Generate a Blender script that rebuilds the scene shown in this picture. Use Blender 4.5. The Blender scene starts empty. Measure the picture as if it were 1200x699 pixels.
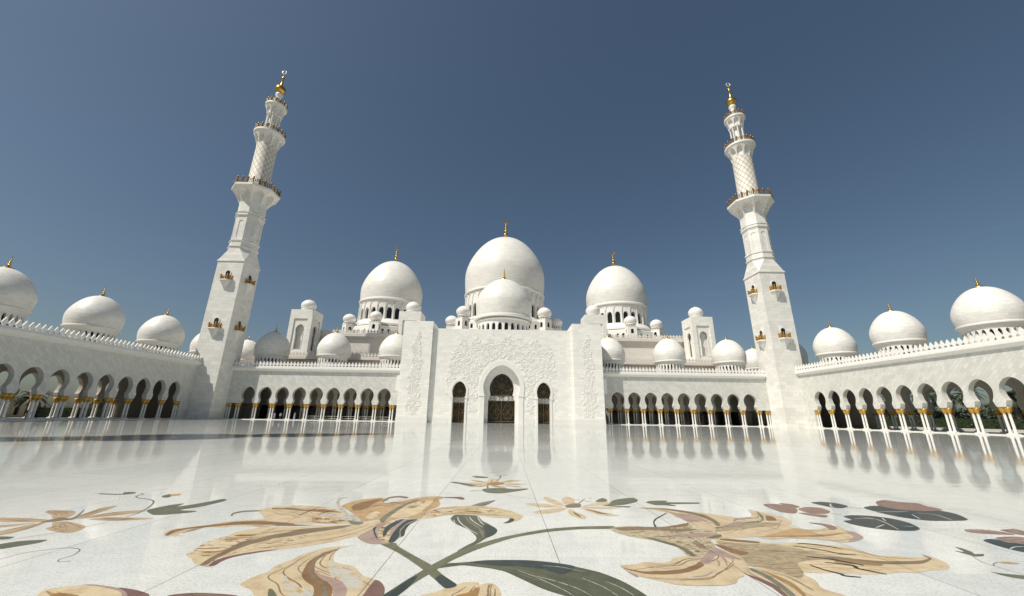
import bpy, bmesh, math, random
from mathutils import Vector, Matrix
random.seed(7)
PI = math.pi
C = bpy.context.scene.collection
SC = bpy.context.scene

# ------------------------------------------------------------------ camera
F_PX, PITCH, ROLL, YAW = 455.67, 0.294613, 0.014507, 0.015780
cam = bpy.data.cameras.new('camera'); cam.sensor_width = 36.0
cam.lens = F_PX / 1200.0 * 36.0
cam.clip_start = 0.05; cam.clip_end = 9000
camo = bpy.data.objects.new('camera', cam); C.objects.link(camo); SC.camera = camo
Fv = Vector((math.sin(YAW)*math.cos(PITCH), math.cos(YAW)*math.cos(PITCH), math.sin(PITCH)))
Rv = Vector((math.cos(YAW), -math.sin(YAW), 0)); Uv = Rv.cross(Fv)
R2 = Rv*math.cos(ROLL) + Uv*math.sin(ROLL); U2 = -Rv*math.sin(ROLL) + Uv*math.cos(ROLL)
M = Matrix(((R2.x, U2.x, -Fv.x, 0.675), (R2.y, U2.y, -Fv.y, 0.0), (R2.z, U2.z, -Fv.z, 1.698), (0, 0, 0, 1)))
camo.matrix_world = M

# ------------------------------------------------------------------ sky, sun, exposure
SUN = Vector((-0.60, -0.43, 1.0)).normalized()        # towards the sun
EL = math.asin(SUN.z); AZ = math.atan2(SUN.x, SUN.y)   # azimuth from +Y towards +X
world = bpy.data.worlds.new('World'); SC.world = world; world.use_nodes = True
wn = world.node_tree; wn.nodes.clear()
wo = wn.nodes.new('ShaderNodeOutputWorld'); wb = wn.nodes.new('ShaderNodeBackground')
sky = wn.nodes.new('ShaderNodeTexSky'); sky.sky_type = 'NISHITA'; sky.sun_disc = False
sky.sun_elevation = EL; sky.sun_rotation = AZ % (2*PI)
sky.altitude = 0; sky.air_density = 1.0; sky.dust_density = 2.0; sky.ozone_density = 1.3
wb.inputs['Strength'].default_value = 0.066
tint = wn.nodes.new('ShaderNodeMix'); tint.data_type = 'RGBA'; tint.blend_type = 'MULTIPLY'; tint.inputs[0].default_value = 1.0
tint.inputs[7].default_value = (0.97, 1.03, 1.0, 1); wn.links.new(sky.outputs[0], tint.inputs[6])
# thin streaks of high cloud low in the sky right of the centre
tc = wn.nodes.new('ShaderNodeTexCoord'); sp = wn.nodes.new('ShaderNodeSeparateXYZ'); wn.links.new(tc.outputs['Generated'], sp.inputs[0])
cb = wn.nodes.new('ShaderNodeCombineXYZ')
def wm(op, a, b=None):
    n = wn.nodes.new('ShaderNodeMath'); n.operation = op
    for i, v in enumerate((a, b)):
        if v is None: continue
        if isinstance(v, (int, float)): n.inputs[i].default_value = v
        else: wn.links.new(v, n.inputs[i])
    return n.outputs[0]
wn.links.new(wm('MULTIPLY', sp.outputs[0], 2.2), cb.inputs[0]); wn.links.new(wm('MULTIPLY', sp.outputs[2], 22.0), cb.inputs[2]); wn.links.new(wm('MULTIPLY', sp.outputs[1], 2.2), cb.inputs[1])
cn = wn.nodes.new('ShaderNodeTexNoise'); cn.inputs['Scale'].default_value = 1.6; cn.inputs['Detail'].default_value = 5; wn.links.new(cb.outputs[0], cn.inputs['Vector'])
m_el = wm('MULTIPLY', wm('SUBTRACT', 1.0, wm('MINIMUM', 1.0, wm('ABSOLUTE', wm('MULTIPLY', wm('SUBTRACT', sp.outputs[2], 0.27), 11.0)))), 1.0)
cf = wm('MULTIPLY', wm('MULTIPLY', wm('MAXIMUM', 0.0, wm('SUBTRACT', cn.outputs['Fac'], 0.52)), 0.16), m_el)
cl = wn.nodes.new('ShaderNodeMix'); cl.data_type = 'RGBA'; wn.links.new(cf, cl.inputs[0]); wn.links.new(tint.outputs[2], cl.inputs[6]); cl.inputs[7].default_value = (6.5, 7.0, 7.6, 1)
wn.links.new(cl.outputs[2], wb.inputs['Color']); wn.links.new(wb.outputs[0], wo.inputs['Surface'])
sl = bpy.data.lights.new('sun', 'SUN'); sl.energy = 4.7; sl.angle = math.radians(0.53); sl.color = (1.0, 0.945, 0.86)
so = bpy.data.objects.new('sun', sl); C.objects.link(so)
so.rotation_euler = SUN.to_track_quat('Z', 'Y').to_euler(); so.location = (-60, -40, 120)
SC.view_settings.view_transform = 'Standard'; SC.view_settings.look = 'None'
SC.view_settings.exposure = 0.0; SC.view_settings.gamma = 1.0; SC.view_settings.use_curve_mapping = False

# ------------------------------------------------------------------ materials
def new_mat(name):
    m = bpy.data.materials.new(name); m.use_nodes = True
    nt = m.node_tree; b = nt.nodes['Principled BSDF']
    return m, nt, b
def nd(nt, typ, **kw):
    n = nt.nodes.new(typ)
    for k, v in kw.items():
        if k.startswith('i_'): n.inputs[k[2:].replace('_', ' ')].default_value = v
        else: setattr(n, k, v)
    return n
def math_n(nt, op, a, b=None, c=None):
    n = nt.nodes.new('ShaderNodeMath'); n.operation = op
    for i, v in enumerate((a, b, c)):
        if v is None: continue
        if isinstance(v, (int, float)): n.inputs[i].default_value = v
        else: nt.links.new(v, n.inputs[i])
    return n.outputs[0]
def mixc(nt, fac, a, b, mode='MIX'):
    n = nt.nodes.new('ShaderNodeMix'); n.data_type = 'RGBA'; n.blend_type = mode
    for sock, v in ((n.inputs[0], fac), (n.inputs[6], a), (n.inputs[7], b)):
        if isinstance(v, (int, float)): sock.default_value = v
        elif isinstance(v, tuple): sock.default_value = (v[0], v[1], v[2], 1)
        else: nt.links.new(v, sock)
    return n.outputs[2]
def obj_xyz(nt):
    t = nt.nodes.new('ShaderNodeTexCoord'); s = nt.nodes.new('ShaderNodeSeparateXYZ')
    nt.links.new(t.outputs['Object'], s.inputs[0]); return t.outputs['Object'], s.outputs
def noise(nt, vec, scale, detail=3, rough=0.6):
    n = nt.nodes.new('ShaderNodeTexNoise'); n.inputs['Scale'].default_value = scale
    n.inputs['Detail'].default_value = detail; n.inputs['Roughness'].default_value = rough
    if vec is not None: nt.links.new(vec, n.inputs['Vector'])
    return n.outputs['Fac']
def combine(nt, x, y, z=0.0):
    n = nt.nodes.new('ShaderNodeCombineXYZ')
    for i, v in enumerate((x, y, z)):
        if isinstance(v, (int, float)): n.inputs[i].default_value = v
        else: nt.links.new(v, n.inputs[i])
    return n.outputs[0]
def ramp(nt, fac, stops):
    n = nt.nodes.new('ShaderNodeValToRGB'); nt.links.new(fac, n.inputs[0])
    e = n.color_ramp.elements
    while len(e) < len(stops): e.new(0.5)
    for k, (p, c) in enumerate(stops): e[k].position = p; e[k].color = (c[0], c[1], c[2], 1)
    return n.outputs[0]
def bump(nt, b, h, strength, dist):
    n = nt.nodes.new('ShaderNodeBump'); n.inputs['Strength'].default_value = strength; n.inputs['Distance'].default_value = dist
    nt.links.new(h, n.inputs['Height']); nt.links.new(n.outputs[0], b.inputs['Normal'])

def stone(name, base, mode, bw, bh, var=0.06, mortar=0.86, rough=0.45, rot=0.0):
    """white marble cladding; mode 'wall' lays courses along any upright wall, 'dome' round an upright axis."""
    m, nt, b = new_mat(name); vec, s = obj_xyz(nt)
    if mode == 'dome':
        ang = math_n(nt, 'ARCTAN2', s[1], s[0]); u = math_n(nt, 'MULTIPLY', ang, 5.0); v = s[2]
    else:
        u = math_n(nt, 'ADD', s[0], s[1]); v = s[2]
    if rot:
        c, k = math.cos(rot), math.sin(rot)
        u2 = math_n(nt, 'SUBTRACT', math_n(nt, 'MULTIPLY', u, c), math_n(nt, 'MULTIPLY', v, k))
        v = math_n(nt, 'ADD', math_n(nt, 'MULTIPLY', u, k), math_n(nt, 'MULTIPLY', v, c)); u = u2
    br = nt.nodes.new('ShaderNodeTexBrick'); nt.links.new(combine(nt, u, v), br.inputs['Vector'])
    br.inputs['Scale'].default_value = 1.0; br.inputs['Brick Width'].default_value = bw; br.inputs['Row Height'].default_value = bh
    br.inputs['Mortar Size'].default_value = 0.022; br.inputs['Mortar Smooth'].default_value = 0.3
    lo = tuple(x*(1-var) for x in base); hi = tuple(min(0.9, x*(1+var*0.5)) for x in base); mo = tuple(x*mortar for x in base)
    br.inputs['Color1'].default_value = (*lo, 1); br.inputs['Color2'].default_value = (*hi, 1); br.inputs['Mortar'].default_value = (*mo, 1)
    n1 = noise(nt, vec, 0.35, 4); n2 = noise(nt, vec, 3.0, 5, 0.7)
    col = mixc(nt, 1.0, br.outputs['Color'], ramp(nt, n1, [(0.3, (0.965, 0.965, 0.96)), (0.7, (1, 1, 1))]), 'MULTIPLY')
    col = mixc(nt, 1.0, col, ramp(nt, n2, [(0.25, (0.95, 0.95, 0.94)), (0.6, (1, 1, 1))]), 'MULTIPLY')
    nt.links.new(col, b.inputs['Base Color']); b.inputs['Roughness'].default_value = rough
    b.inputs['Specular IOR Level'].default_value = 0.35
    h = math_n(nt, 'ADD', math_n(nt, 'MULTIPLY', br.outputs['Fac'], -0.6), math_n(nt, 'MULTIPLY', n2, 0.5))
    bump(nt, b, h, 0.18, 0.02)
    return m
def simple(name, col, rough=0.5, metal=0.0, var=0.12, scale=4.0):
    m, nt, b = new_mat(name); vec, s = obj_xyz(nt)
    n = noise(nt, vec, scale, 4)
    c = mixc(nt, 1.0, col, ramp(nt, n, [(0.25, (1-var,)*3), (0.75, (1+var*0.4,)*3)]), 'MULTIPLY')
    nt.links.new(c, b.inputs['Base Color']); b.inputs['Roughness'].default_value = rough; b.inputs['Metallic'].default_value = metal
    return m

W = (0.82, 0.805, 0.75)
MT = {}
MT['ashlar'] = stone('white_marble_courses', W, 'wall', 1.5, 0.62, 0.08, 0.82)
MT['diamond'] = stone('white_marble_diagonal_tiles', (0.61, 0.605, 0.56), 'wall', 0.95, 0.48, 0.12, 0.80, rot=PI/4)
MT['dome'] = stone('dome_marble', (0.76, 0.745, 0.695), 'dome', 1.0, 0.36, 0.10, 0.84)
MT['bigdome'] = stone('great_dome_marble', (0.75, 0.735, 0.685), 'dome', 0.8, 0.62, 0.08, 0.86)
MT['white'] = simple('white_marble_trim', (0.76, 0.745, 0.70), 0.45, 0, 0.06, 1.5)
MT['shaft'] = stone('minaret_marble_courses', (0.76, 0.745, 0.695), 'wall', 1.6, 0.9, 0.11, 0.78)
MT['cream'] = stone('cream_marble', (0.70, 0.655, 0.60), 'wall', 1.5, 0.7, 0.05, 0.9)
MT['relief'] = simple('carved_marble', (0.80, 0.785, 0.73), 0.5, 0, 0.05, 3.0)
MT['gold'] = simple('gold_leaf', (0.62, 0.40, 0.10), 0.30, 1.0, 0.25, 2.0)
MT['capgold'] = simple('gilded_capital', (0.55, 0.32, 0.055), 0.45, 0.55, 0.3, 7.0)
MT['railgold'] = simple('gilded_railing', (0.46, 0.25, 0.045), 0.45, 0.55, 0.4, 5.0)
MT['inner'] = stone('shade_darkened_inner_marble', (0.40, 0.375, 0.325), 'wall', 1.5, 0.62, 0.08, 0.85)  # white marble with the shade inside the arcades mixed into its colour
MT['innerfloor'] = simple('shade_darkened_arcade_floor', (0.34, 0.32, 0.28), 0.3, 0, 0.1, 2.0)  # floor colour lowered to imitate shade under the arcade roof
MT['pale'] = simple('silvered_crescent', (0.75, 0.72, 0.62), 0.35, 0.4, 0.1, 2.0)
MT['rail'] = simple('bronze_railing', (0.27, 0.17, 0.075), 0.45, 0.6, 0.3, 6.0)
MT['tracery'] = simple('bronze_tracery', (0.17, 0.11, 0.045), 0.4, 0.5, 0.2, 3.0)
MT['glassdark'] = simple('dark_window_glass', (0.018, 0.018, 0.016), 0.06, 0, 0.3, 1.0)
MT['lattice'] = simple('frosted_white_glass', (0.52, 0.53, 0.50), 0.3, 0, 0.1, 2.0)
MT['plinth'] = simple('plinth_stone', (0.72, 0.705, 0.66), 0.35, 0, 0.08, 2.0)
MT['soffit'] = simple('shade_darkened_ceiling', (0.33, 0.31, 0.27), 0.7, 0, 0.06, 1.0)  # ceiling colour kept dark, painting in the arcade's interior shade

def column_mat():
    """white marble shaft inlaid with small scattered flowers"""
    m, nt, b = new_mat('inlaid_column_marble'); vec, s = obj_xyz(nt)
    v = nt.nodes.new('ShaderNodeTexVoronoi'); v.inputs['Scale'].default_value = 9.0; nt.links.new(vec, v.inputs['Vector'])
    f = math_n(nt, 'LESS_THAN', v.outputs['Distance'], 0.30)
    col = mixc(nt, f, (0.76, 0.745, 0.70), (0.34, 0.31, 0.25))
    nt.links.new(col, b.inputs['Base Color']); b.inputs['Roughness'].default_value = 0.3
    return m
MT['column'] = column_mat()

def spiral_mat():
    """round minaret stage clad in marble with crossing spiral grooves"""
    m, nt, b = new_mat('spiral_grooved_marble'); vec, s = obj_xyz(nt)
    ang = math_n(nt, 'DIVIDE', math_n(nt, 'ARCTAN2', s[1], s[0]), 2*PI)
    out = None
    for sg, k, w in ((1, 12.0, 0.060), (-1, 12.0, 0.045)):
        t = math_n(nt, 'ADD', math_n(nt, 'MULTIPLY', ang, k), math_n(nt, 'MULTIPLY', s[2], sg*0.50))
        fr = math_n(nt, 'ABSOLUTE', math_n(nt, 'SUBTRACT', math_n(nt, 'FRACT', t), 0.5))
        g = math_n(nt, 'LESS_THAN', fr, w)
        out = g if out is None else math_n(nt, 'MAXIMUM', out, g)
    n = noise(nt, vec, 1.2, 4)
    base = mixc(nt, 1.0, (0.72, 0.69, 0.61), ramp(nt, n, [(0.3, (0.93,)*3), (0.7, (1,)*3)]), 'MULTIPLY')
    col = mixc(nt, out, base, (0.33, 0.25, 0.16))
    nt.links.new(col, b.inputs['Base Color']); b.inputs['Roughness'].default_value = 0.6
    bump(nt, b, math_n(nt, 'MULTIPLY', out, -1.0), 0.6, 0.05)
    return m
MT['spiral'] = spiral_mat()

JX, JY, JS = -0.712, 5.63, 2.1          # slab joints of the courtyard
def joint_fac(nt, s, wx=0.005, wy=0.003):
    fs = []
    for o, off, w in ((s[0], JX, wx), (s[1], JY, wy)):
        t = math_n(nt, 'DIVIDE', math_n(nt, 'SUBTRACT', o, off), JS)
        d = math_n(nt, 'ABSOLUTE', math_n(nt, 'SUBTRACT', t, math_n(nt, 'ROUND', t)))
        fs.append(math_n(nt, 'LESS_THAN', d, w/JS))
    return fs
def floor_mat():
    m, nt, b = new_mat('polished_white_marble_floor'); vec, s = obj_xyz(nt)
    jx, jy = joint_fac(nt, s)
    n1 = noise(nt, vec, 34.0, 3, 0.7); n2 = noise(nt, vec, 3.2, 5, 0.65); n3 = noise(nt, vec, 0.16, 4, 0.6)
    wn_ = nt.nodes.new('ShaderNodeTexWhiteNoise'); wn_.noise_dimensions = '2D'
    cx = math_n(nt, 'FLOOR', math_n(nt, 'DIVIDE', math_n(nt, 'SUBTRACT', s[0], JX), JS))
    cy = math_n(nt, 'FLOOR', math_n(nt, 'DIVIDE', math_n(nt, 'SUBTRACT', s[1], JY), JS))
    nt.links.new(combine(nt, cx, cy), wn_.inputs['Vector'])
    base = (0.655, 0.66, 0.615)
    col = mixc(nt, 1.0, base, ramp(nt, n1, [(0.30, (0.66, 0.67, 0.67)), (0.50, (1.02,)*3)]), 'MULTIPLY')
    col = mixc(nt, 1.0, col, ramp(nt, n2, [(0.25, (0.88, 0.885, 0.89)), (0.60, (1.0,)*3)]), 'MULTIPLY')
    col = mixc(nt, 1.0, col, ramp(nt, n3, [(0.3, (0.97, 0.975, 0.98)), (0.7, (1.0,)*3)]), 'MULTIPLY')
    col = mixc(nt, 1.0, col, ramp(nt, wn_.outputs['Value'], [(0.0, (0.93, 0.935, 0.94)), (1.0, (1.02,)*3)]), 'MULTIPLY')
    col = mixc(nt, math_n(nt, 'MULTIPLY', jy, 0.5), col, (0.30, 0.28, 0.24))
    col = mixc(nt, math_n(nt, 'MULTIPLY', jx, 0.85), col, (0.12, 0.10, 0.085))
    nt.links.new(col, b.inputs['Base Color'])
    # honed finish: mirror-like only near grazing, falling off faster than bare Fresnel
    b.inputs['Roughness'].default_value = 0.6; b.inputs['Specular IOR Level'].default_value = 0.15
    gl = nt.nodes.new('ShaderNodeBsdfGlossy'); gl.inputs['Color'].default_value = (0.93, 0.94, 0.94, 1)
    nt.links.new(math_n(nt, 'ADD', math_n(nt, 'MULTIPLY', n2, 0.05), 0.015), gl.inputs['Roughness'])
    lw = nt.nodes.new('ShaderNodeLayerWeight'); lw.inputs['Blend'].default_value = 0.5
    fac = math_n(nt, 'MULTIPLY', math_n(nt, 'POWER', lw.outputs['Facing'], 7.6), 0.95)
    w1 = nt.nodes.new('ShaderNodeTexNoise'); w1.inputs['Scale'].default_value = 1.0; w1.inputs['Detail'].default_value = 2
    nt.links.new(combine(nt, math_n(nt, 'MULTIPLY', s[0], 0.16), math_n(nt, 'MULTIPLY', s[1], 2.2)), w1.inputs['Vector'])
    bump(nt, b, n1, 0.08, 0.004)
    bp = nt.nodes.new('ShaderNodeBump'); bp.inputs['Strength'].default_value = 0.22; bp.inputs['Distance'].default_value = 0.011
    nt.links.new(math_n(nt, 'ADD', w1.outputs['Fac'], math_n(nt, 'MULTIPLY', n1, 0.015)), bp.inputs['Height']); nt.links.new(bp.outputs[0], gl.inputs['Normal'])
    mx = nt.nodes.new('ShaderNodeMixShader'); nt.links.new(fac, mx.inputs[0]); nt.links.new(b.outputs[0], mx.inputs[1]); nt.links.new(gl.outputs[0], mx.inputs[2])
    nt.links.new(mx.outputs[0], nt.nodes['Material Output'].inputs['Surface'])
    return m
MT['floor'] = floor_mat()

INCOL = {'tan': (0.565, 0.455, 0.290), 'tandark': (0.45, 0.33, 0.195), 'ochre': (0.46, 0.315, 0.155), 'pale': (0.60, 0.49, 0.31), 'brown': (0.235, 0.135, 0.060),
         'umber': (0.22, 0.16, 0.095), 'maroon': (0.185, 0.105, 0.088), 'mauve': (0.36, 0.265, 0.225), 'redbrown': (0.25, 0.16, 0.12),
         'greygreen': (0.175, 0.175, 0.125), 'olive': (0.145, 0.145, 0.085), 'leafolive': (0.130, 0.140, 0.090), 'leafgreen': (0.085, 0.095, 0.058), 'darkgreen': (0.036, 0.052, 0.050),
         'darkleaf': (0.062, 0.068, 0.056), 'black': (0.030, 0.020, 0.024), 'white': (0.60, 0.60, 0.55), 'ochrebrown': (0.32, 0.19, 0.065)}
def inlay_mat(key):
    m, nt, b = new_mat('inlay_stone_' + key); vec, s = obj_xyz(nt)
    jx, jy = joint_fac(nt, s)
    n1 = noise(nt, vec, 5.0, 5, 0.65); n2 = noise(nt, vec, 70.0, 3, 0.6)
    if key in INCOL:
        c = INCOL[key]
        col = mixc(nt, 1.0, c, ramp(nt, n1, [(0.30, (0.74, 0.70, 0.66)), (0.50, (0.98, 0.97, 0.96)), (0.72, (1.10, 1.11, 1.12))]), 'MULTIPLY')
    else:
        wv = nt.nodes.new('ShaderNodeTexNoise'); wv.inputs['Detail'].default_value = 6; wv.inputs['Roughness'].default_value = 0.7
        sx, sy, sc, dist = {'agate': (1.8, 5.0, 1.0, 2.0), 'greyagate': (4.0, 9.0, 1.0, 1.2), 'greyvein': (6.0, 6.0, 2.0, 0.6), 'fibre': (3.2, 17.0, 1.0, 2.2), 'speckle': (3.0, 8.0, 1.6, 1.5)}[key]
        wv.inputs['Scale'].default_value = sc; wv.inputs['Distortion'].default_value = dist
        nt.links.new(combine(nt, math_n(nt, 'MULTIPLY', s[0], sx), math_n(nt, 'MULTIPLY', s[1], sy)), wv.inputs['Vector'])
        st = {'agate': [(0.40, (0.15, 0.075, 0.025)), (0.45, (0.32, 0.185, 0.065)), (0.50, (0.58, 0.48, 0.31)), (0.60, (0.62, 0.54, 0.38)), (0.66, (0.30, 0.17, 0.06))],
              'greyagate': [(0.36, (0.40, 0.22, 0.07)), (0.44, (0.55, 0.46, 0.30)), (0.52, (0.50, 0.49, 0.42)), (0.62, (0.40, 0.40, 0.36)), (0.70, (0.52, 0.40, 0.24))],
              'greyvein': [(0.35, (0.20, 0.18, 0.14)), (0.48, (0.42, 0.40, 0.33)), (0.60, (0.60, 0.58, 0.50)), (0.65, (0.30, 0.26, 0.20)), (0.75, (0.5, 0.47, 0.4))],
              'fibre': [(0.36, (0.17, 0.115, 0.060)), (0.44, (0.30, 0.215, 0.115)), (0.52, (0.34, 0.275, 0.175)), (0.60, (0.52, 0.42, 0.26)), (0.70, (0.26, 0.19, 0.11))],
              'speckle': [(0.40, (0.13, 0.115, 0.06)), (0.46, (0.30, 0.22, 0.11)), (0.50, (0.60, 0.53, 0.38)), (0.55, (0.50, 0.40, 0.25)), (0.62, (0.20, 0.155, 0.085))]}[key]
        col = ramp(nt, wv.outputs['Fac'], st)
    col = mixc(nt, 1.0, col, ramp(nt, n2, [(0.3, (0.86,)*3), (0.65, (1.05,)*3)]), 'MULTIPLY')
    col = mixc(nt, math_n(nt, 'MULTIPLY', jx, 0.8), col, (0.06, 0.05, 0.045))
    nt.links.new(col, b.inputs['Base Color']); b.inputs['Roughness'].default_value = 0.40; b.inputs['Specular IOR Level'].default_value = 0.25
    return m
INM = {}
def imat(k):
    if k not in INM: INM[k] = inlay_mat(k)
    return INM[k]

# ------------------------------------------------------------------ mesh helpers
class MB:
    def __init__(s): s.v = []; s.f = []
    def add(s, vs, fs):
        o = len(s.v); s.v += [tuple(v) for v in vs]; s.f += [tuple(i+o for i in f) for f in fs]
    def box(s, x0, x1, y0, y1, z0, z1, mp=None):
        vs = [(x, y, z) for z in (z0, z1) for y in (y0, y1) for x in (x0, x1)]
        if mp: vs = [mp(*v) for v in vs]
        s.add(vs, [(0, 2, 3, 1), (4, 5, 7, 6), (0, 1, 5, 4), (2, 6, 7, 3), (0, 4, 6, 2), (1, 3, 7, 5)])
    def lathe(s, prof, n, cx=0, cy=0, rf=None, rot=0.0):
        k = len(prof); vs = []
        for i in range(n):
            a = 2*PI*i/n + rot; c, q = math.cos(a), math.sin(a)
            for (r, z) in prof:
                rr = r*(rf(a, z) if rf else 1.0); vs.append((cx+rr*c, cy+rr*q, z))
        fs = []
        for i in range(n):
            j = (i+1) % n
            for t in range(k-1): fs.append((i*k+t, j*k+t, j*k+t+1, i*k+t+1))
        if prof[0][0] > 1e-4: fs.append(tuple(i*k for i in reversed(range(n))))
        if prof[-1][0] > 1e-4: fs.append(tuple(i*k+k-1 for i in range(n)))
        s.add(vs, fs)
    def prism(s, outline, d0, d1, mp):
        """outline in (u, z), pushed from depth d0 to d1; mp(u, d, z) -> xyz"""
        n = len(outline)
        vs = [mp(u, d0, z) for u, z in outline] + [mp(u, d1, z) for u, z in outline]
        fs = [tuple(range(n)), tuple(range(2*n-1, n-1, -1))]
        for i in range(n):
            j = (i+1) % n; fs.append((i, i+n, j+n, j))
        s.add(vs, fs)
    def tube(s, pts, r, n=6, closed=False):
        P = [Vector(p) for p in pts]; m = len(P); vs = []; rr = r if isinstance(r, (list, tuple)) else [r]*m
        up = Vector((0.13, 0.2, 1)).normalized()
        for i, p in enumerate(P):
            a = P[(i-1) % m] if (closed or i > 0) else p; c = P[(i+1) % m] if (closed or i < m-1) else p
            t = (c-a).normalized(); x = t.cross(up)
            if x.length < 1e-3: x = t.cross(Vector((1, 0, 0)))
            x.normalize(); y = t.cross(x)
            for k in range(n):
                w = 2*PI*k/n; vs.append(tuple(p + (x*math.cos(w)+y*math.sin(w))*rr[i]))
        fs = []
        for i in range(m if closed else m-1):
            j = (i+1) % m
            for k in range(n): q = (k+1) % n; fs.append((i*n+k, i*n+q, j*n+q, j*n+k))
        if not closed: fs += [tuple(range(n)), tuple((m-1)*n+k for k in reversed(range(n)))]
        s.add(vs, fs)
    def mesh(s, name, mat, smooth=None):
        me = bpy.data.meshes.new(name); me.from_pydata(s.v, [], s.f)
        bm = bmesh.new(); bm.from_mesh(me); bmesh.ops.recalc_face_normals(bm, faces=bm.faces); bm.to_mesh(me); bm.free()
        me.materials.append(mat)
        if smooth is not None:
            me.polygons.foreach_set('use_smooth', [True]*len(me.polygons)); me.set_sharp_from_angle(angle=math.radians(smooth))
        me.update(); return me
    def build(s, name, mat, parent=None, smooth=None, loc=None):
        return link(name, s.mesh(name, mat, smooth), parent, loc)
def link(name, me, parent=None, loc=None):
    o = bpy.data.objects.new(name, me); C.objects.link(o)
    if parent is not None: o.parent = parent
    if loc is not None: o.location = loc
    return o
def tag(o, label=None, cat=None, group=None, kind=None):
    if label: o['label'] = label
    if cat: o['category'] = cat
    if group: o['group'] = group
    if kind: o['kind'] = kind
    return o
def thing(name, label, cat, loc=(0, 0, 0), rz=0.0, group=None):
    o = bpy.data.objects.new(name, None); C.objects.link(o); o.location = loc; o.rotation_euler = (0, 0, rz)
    o.empty_display_size = 0.3
    return tag(o, label, cat, group)
def copy_tree(o, parent=None):
    c = o.copy(); C.objects.link(c); c.parent = parent
    for ch in list(o.children): copy_tree(ch, c)
    return c
def ident(u, d, z): return (u, d, z)

def horseshoe(cu, zbot, half_bot=1.55, zneck=4.75, half_neck=1.10, zc=6.2, half=1.54, ztop=7.92, n=10):
    """keyhole arch outline from lower left to lower right"""
    L = []
    for i in range(4):
        t = i/4.0; L.append((half_bot + (half_neck-half_bot)*(t**0.75), zbot+(zneck-zbot)*t))
    a_low = math.acos(min(1, half_neck/half)); zl = (zc-zneck)/math.sin(a_low)
    for i in range(n+1):
        a = -a_low + a_low*i/n
        L.append((half*math.cos(a), zc + zl*math.sin(a)))
    H = ztop-zc
    for i in range(1, n):
        a = PI/2*i/n
        L.append((half*math.cos(a)*(1-0.04*math.sin(2*a)), zc + H*(0.93*math.sin(a)+0.07*(i/n)**3)))
    left = [(cu-x, z) for x, z in L]; right = [(cu+x, z) for x, z in reversed(L)]
    return left + [(cu, ztop)] + right

def onion(R, zeq, zbot, ztop, rbot, n=14):
    P = []
    am = math.acos(min(1, rbot/R))
    for i in range(6):
        a = -am*(1-i/6.0); P.append((R*math.cos(a), zeq + (zeq-zbot)*math.sin(a)/math.sin(am)))
    H = ztop-zeq
    for i in range(n+1):
        a = PI/2*i/n; t = i/n
        P.append((max(0.0, R*math.cos(a)*(1-0.065*math.sin(2*a)**1.5)), zeq + H*(0.96*math.sin(a)+0.04*t**4)))
    return P

def drum_wall(mb, r, thick, z0, z1, n, wfrac, zs, zt, zarch0, cx=0, cy=0, seg=6, rot=0.0):
    """round wall of n bays, each with a round-headed opening from zarch0, springing at zs, crown at zt"""
    for k in range(n):
        a0 = 2*PI*k/n + rot; da = 2*PI/n
        def P(t, rr, z): a = a0 + da*t; return (cx+rr*math.cos(a), cy+rr*math.sin(a), z)
        h = wfrac/2; ts = [-0.5, -0.5+(0.5-h)/2, -h]
        for side in (1, -1):                                   # pier halves
            vs = []; fs = []
            for t in ts:
                for rr in (r, r-thick):
                    for z in (z0, z1): vs.append(P(t*side, rr, z))
            for i in range(2):
                o = i*4
                fs += [(o, o+4, o+5, o+1), (o+2, o+3, o+7, o+6), (o+1, o+5, o+7, o+3), (o, o+2, o+6, o+4)]
            fs += [(8, 10, 11, 9)]
            mb.add(vs, fs)
        vs = []; fs = []
        for i in range(seg+1):                                 # header with arched soffit
            x = -1+2.0*i/seg; zz = zs + (zt-zs)*math.sqrt(max(0, 1-x*x))
            for rr in (r, r-thick):
                vs.append(P(h*x, rr, zz)); vs.append(P(h*x, rr, z1))
        for i in range(seg):
            o = i*4; fs += [(o, o+4, o+5, o+1), (o+2, o+3, o+7, o+6), (o+1, o+5, o+7, o+3), (o, o+2, o+6, o+4)]
        mb.add(vs, fs)
        if zarch0 > z0 + 1e-3:                                 # sill wall
            vs = []; fs = []
            for i in range(4):
                x = -1+2.0*i/3
                for rr in (r, r-thick):
                    vs.append(P(h*x, rr, z0)); vs.append(P(h*x, rr, zarch0))
            for i in range(3):
                o = i*4; fs += [(o, o+4, o+5, o+1), (o+2, o+3, o+7, o+6), (o+1, o+5, o+7, o+3), (o, o+2, o+6, o+4)]
            mb.add(vs, fs)

PALE = []
def finial_mesh(h, disc, crescent=False, name='finial'):
    mb = MB()
    prof = [(disc, -0.10*disc), (disc*0.96, 0.0), (disc*0.45, 0.06*h), (disc*0.20, 0.10*h)]
    beads = [(0.20, 0.115), (0.38, 0.085), (0.53, 0.062), (0.65, 0.044)]
    zlast = 0.10
    for zc, r in beads:
        for k in range(5):
            a = -PI/2 + PI*(k+0.5)/5; prof.append((h*r*math.cos(a)*0.85+h*0.012, h*(zc+r*0.8*math.sin(a))))
    prof += [(h*0.020, h*0.72), (h*0.014, h*(0.80 if crescent else 0.9)), (0.0, h*(0.82 if crescent else 1.0))]
    mb.lathe(prof, 14)
    if crescent: PALE.append(name)
    if crescent:
        R = h*0.095; pts = []
        for k in range(17):
            a = PI/2 + 0.08 + (2*PI-0.16)*k/16; pts.append((R*math.cos(a), 0, h*0.90+R*math.sin(a)))
        rr = [h*0.012 + h*0.020*math.sin(PI*k/16) for k in range(17)]
        mb.tube(pts, rr, 6)
    return mb.mesh(name, MT['gold'], 40)
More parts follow.
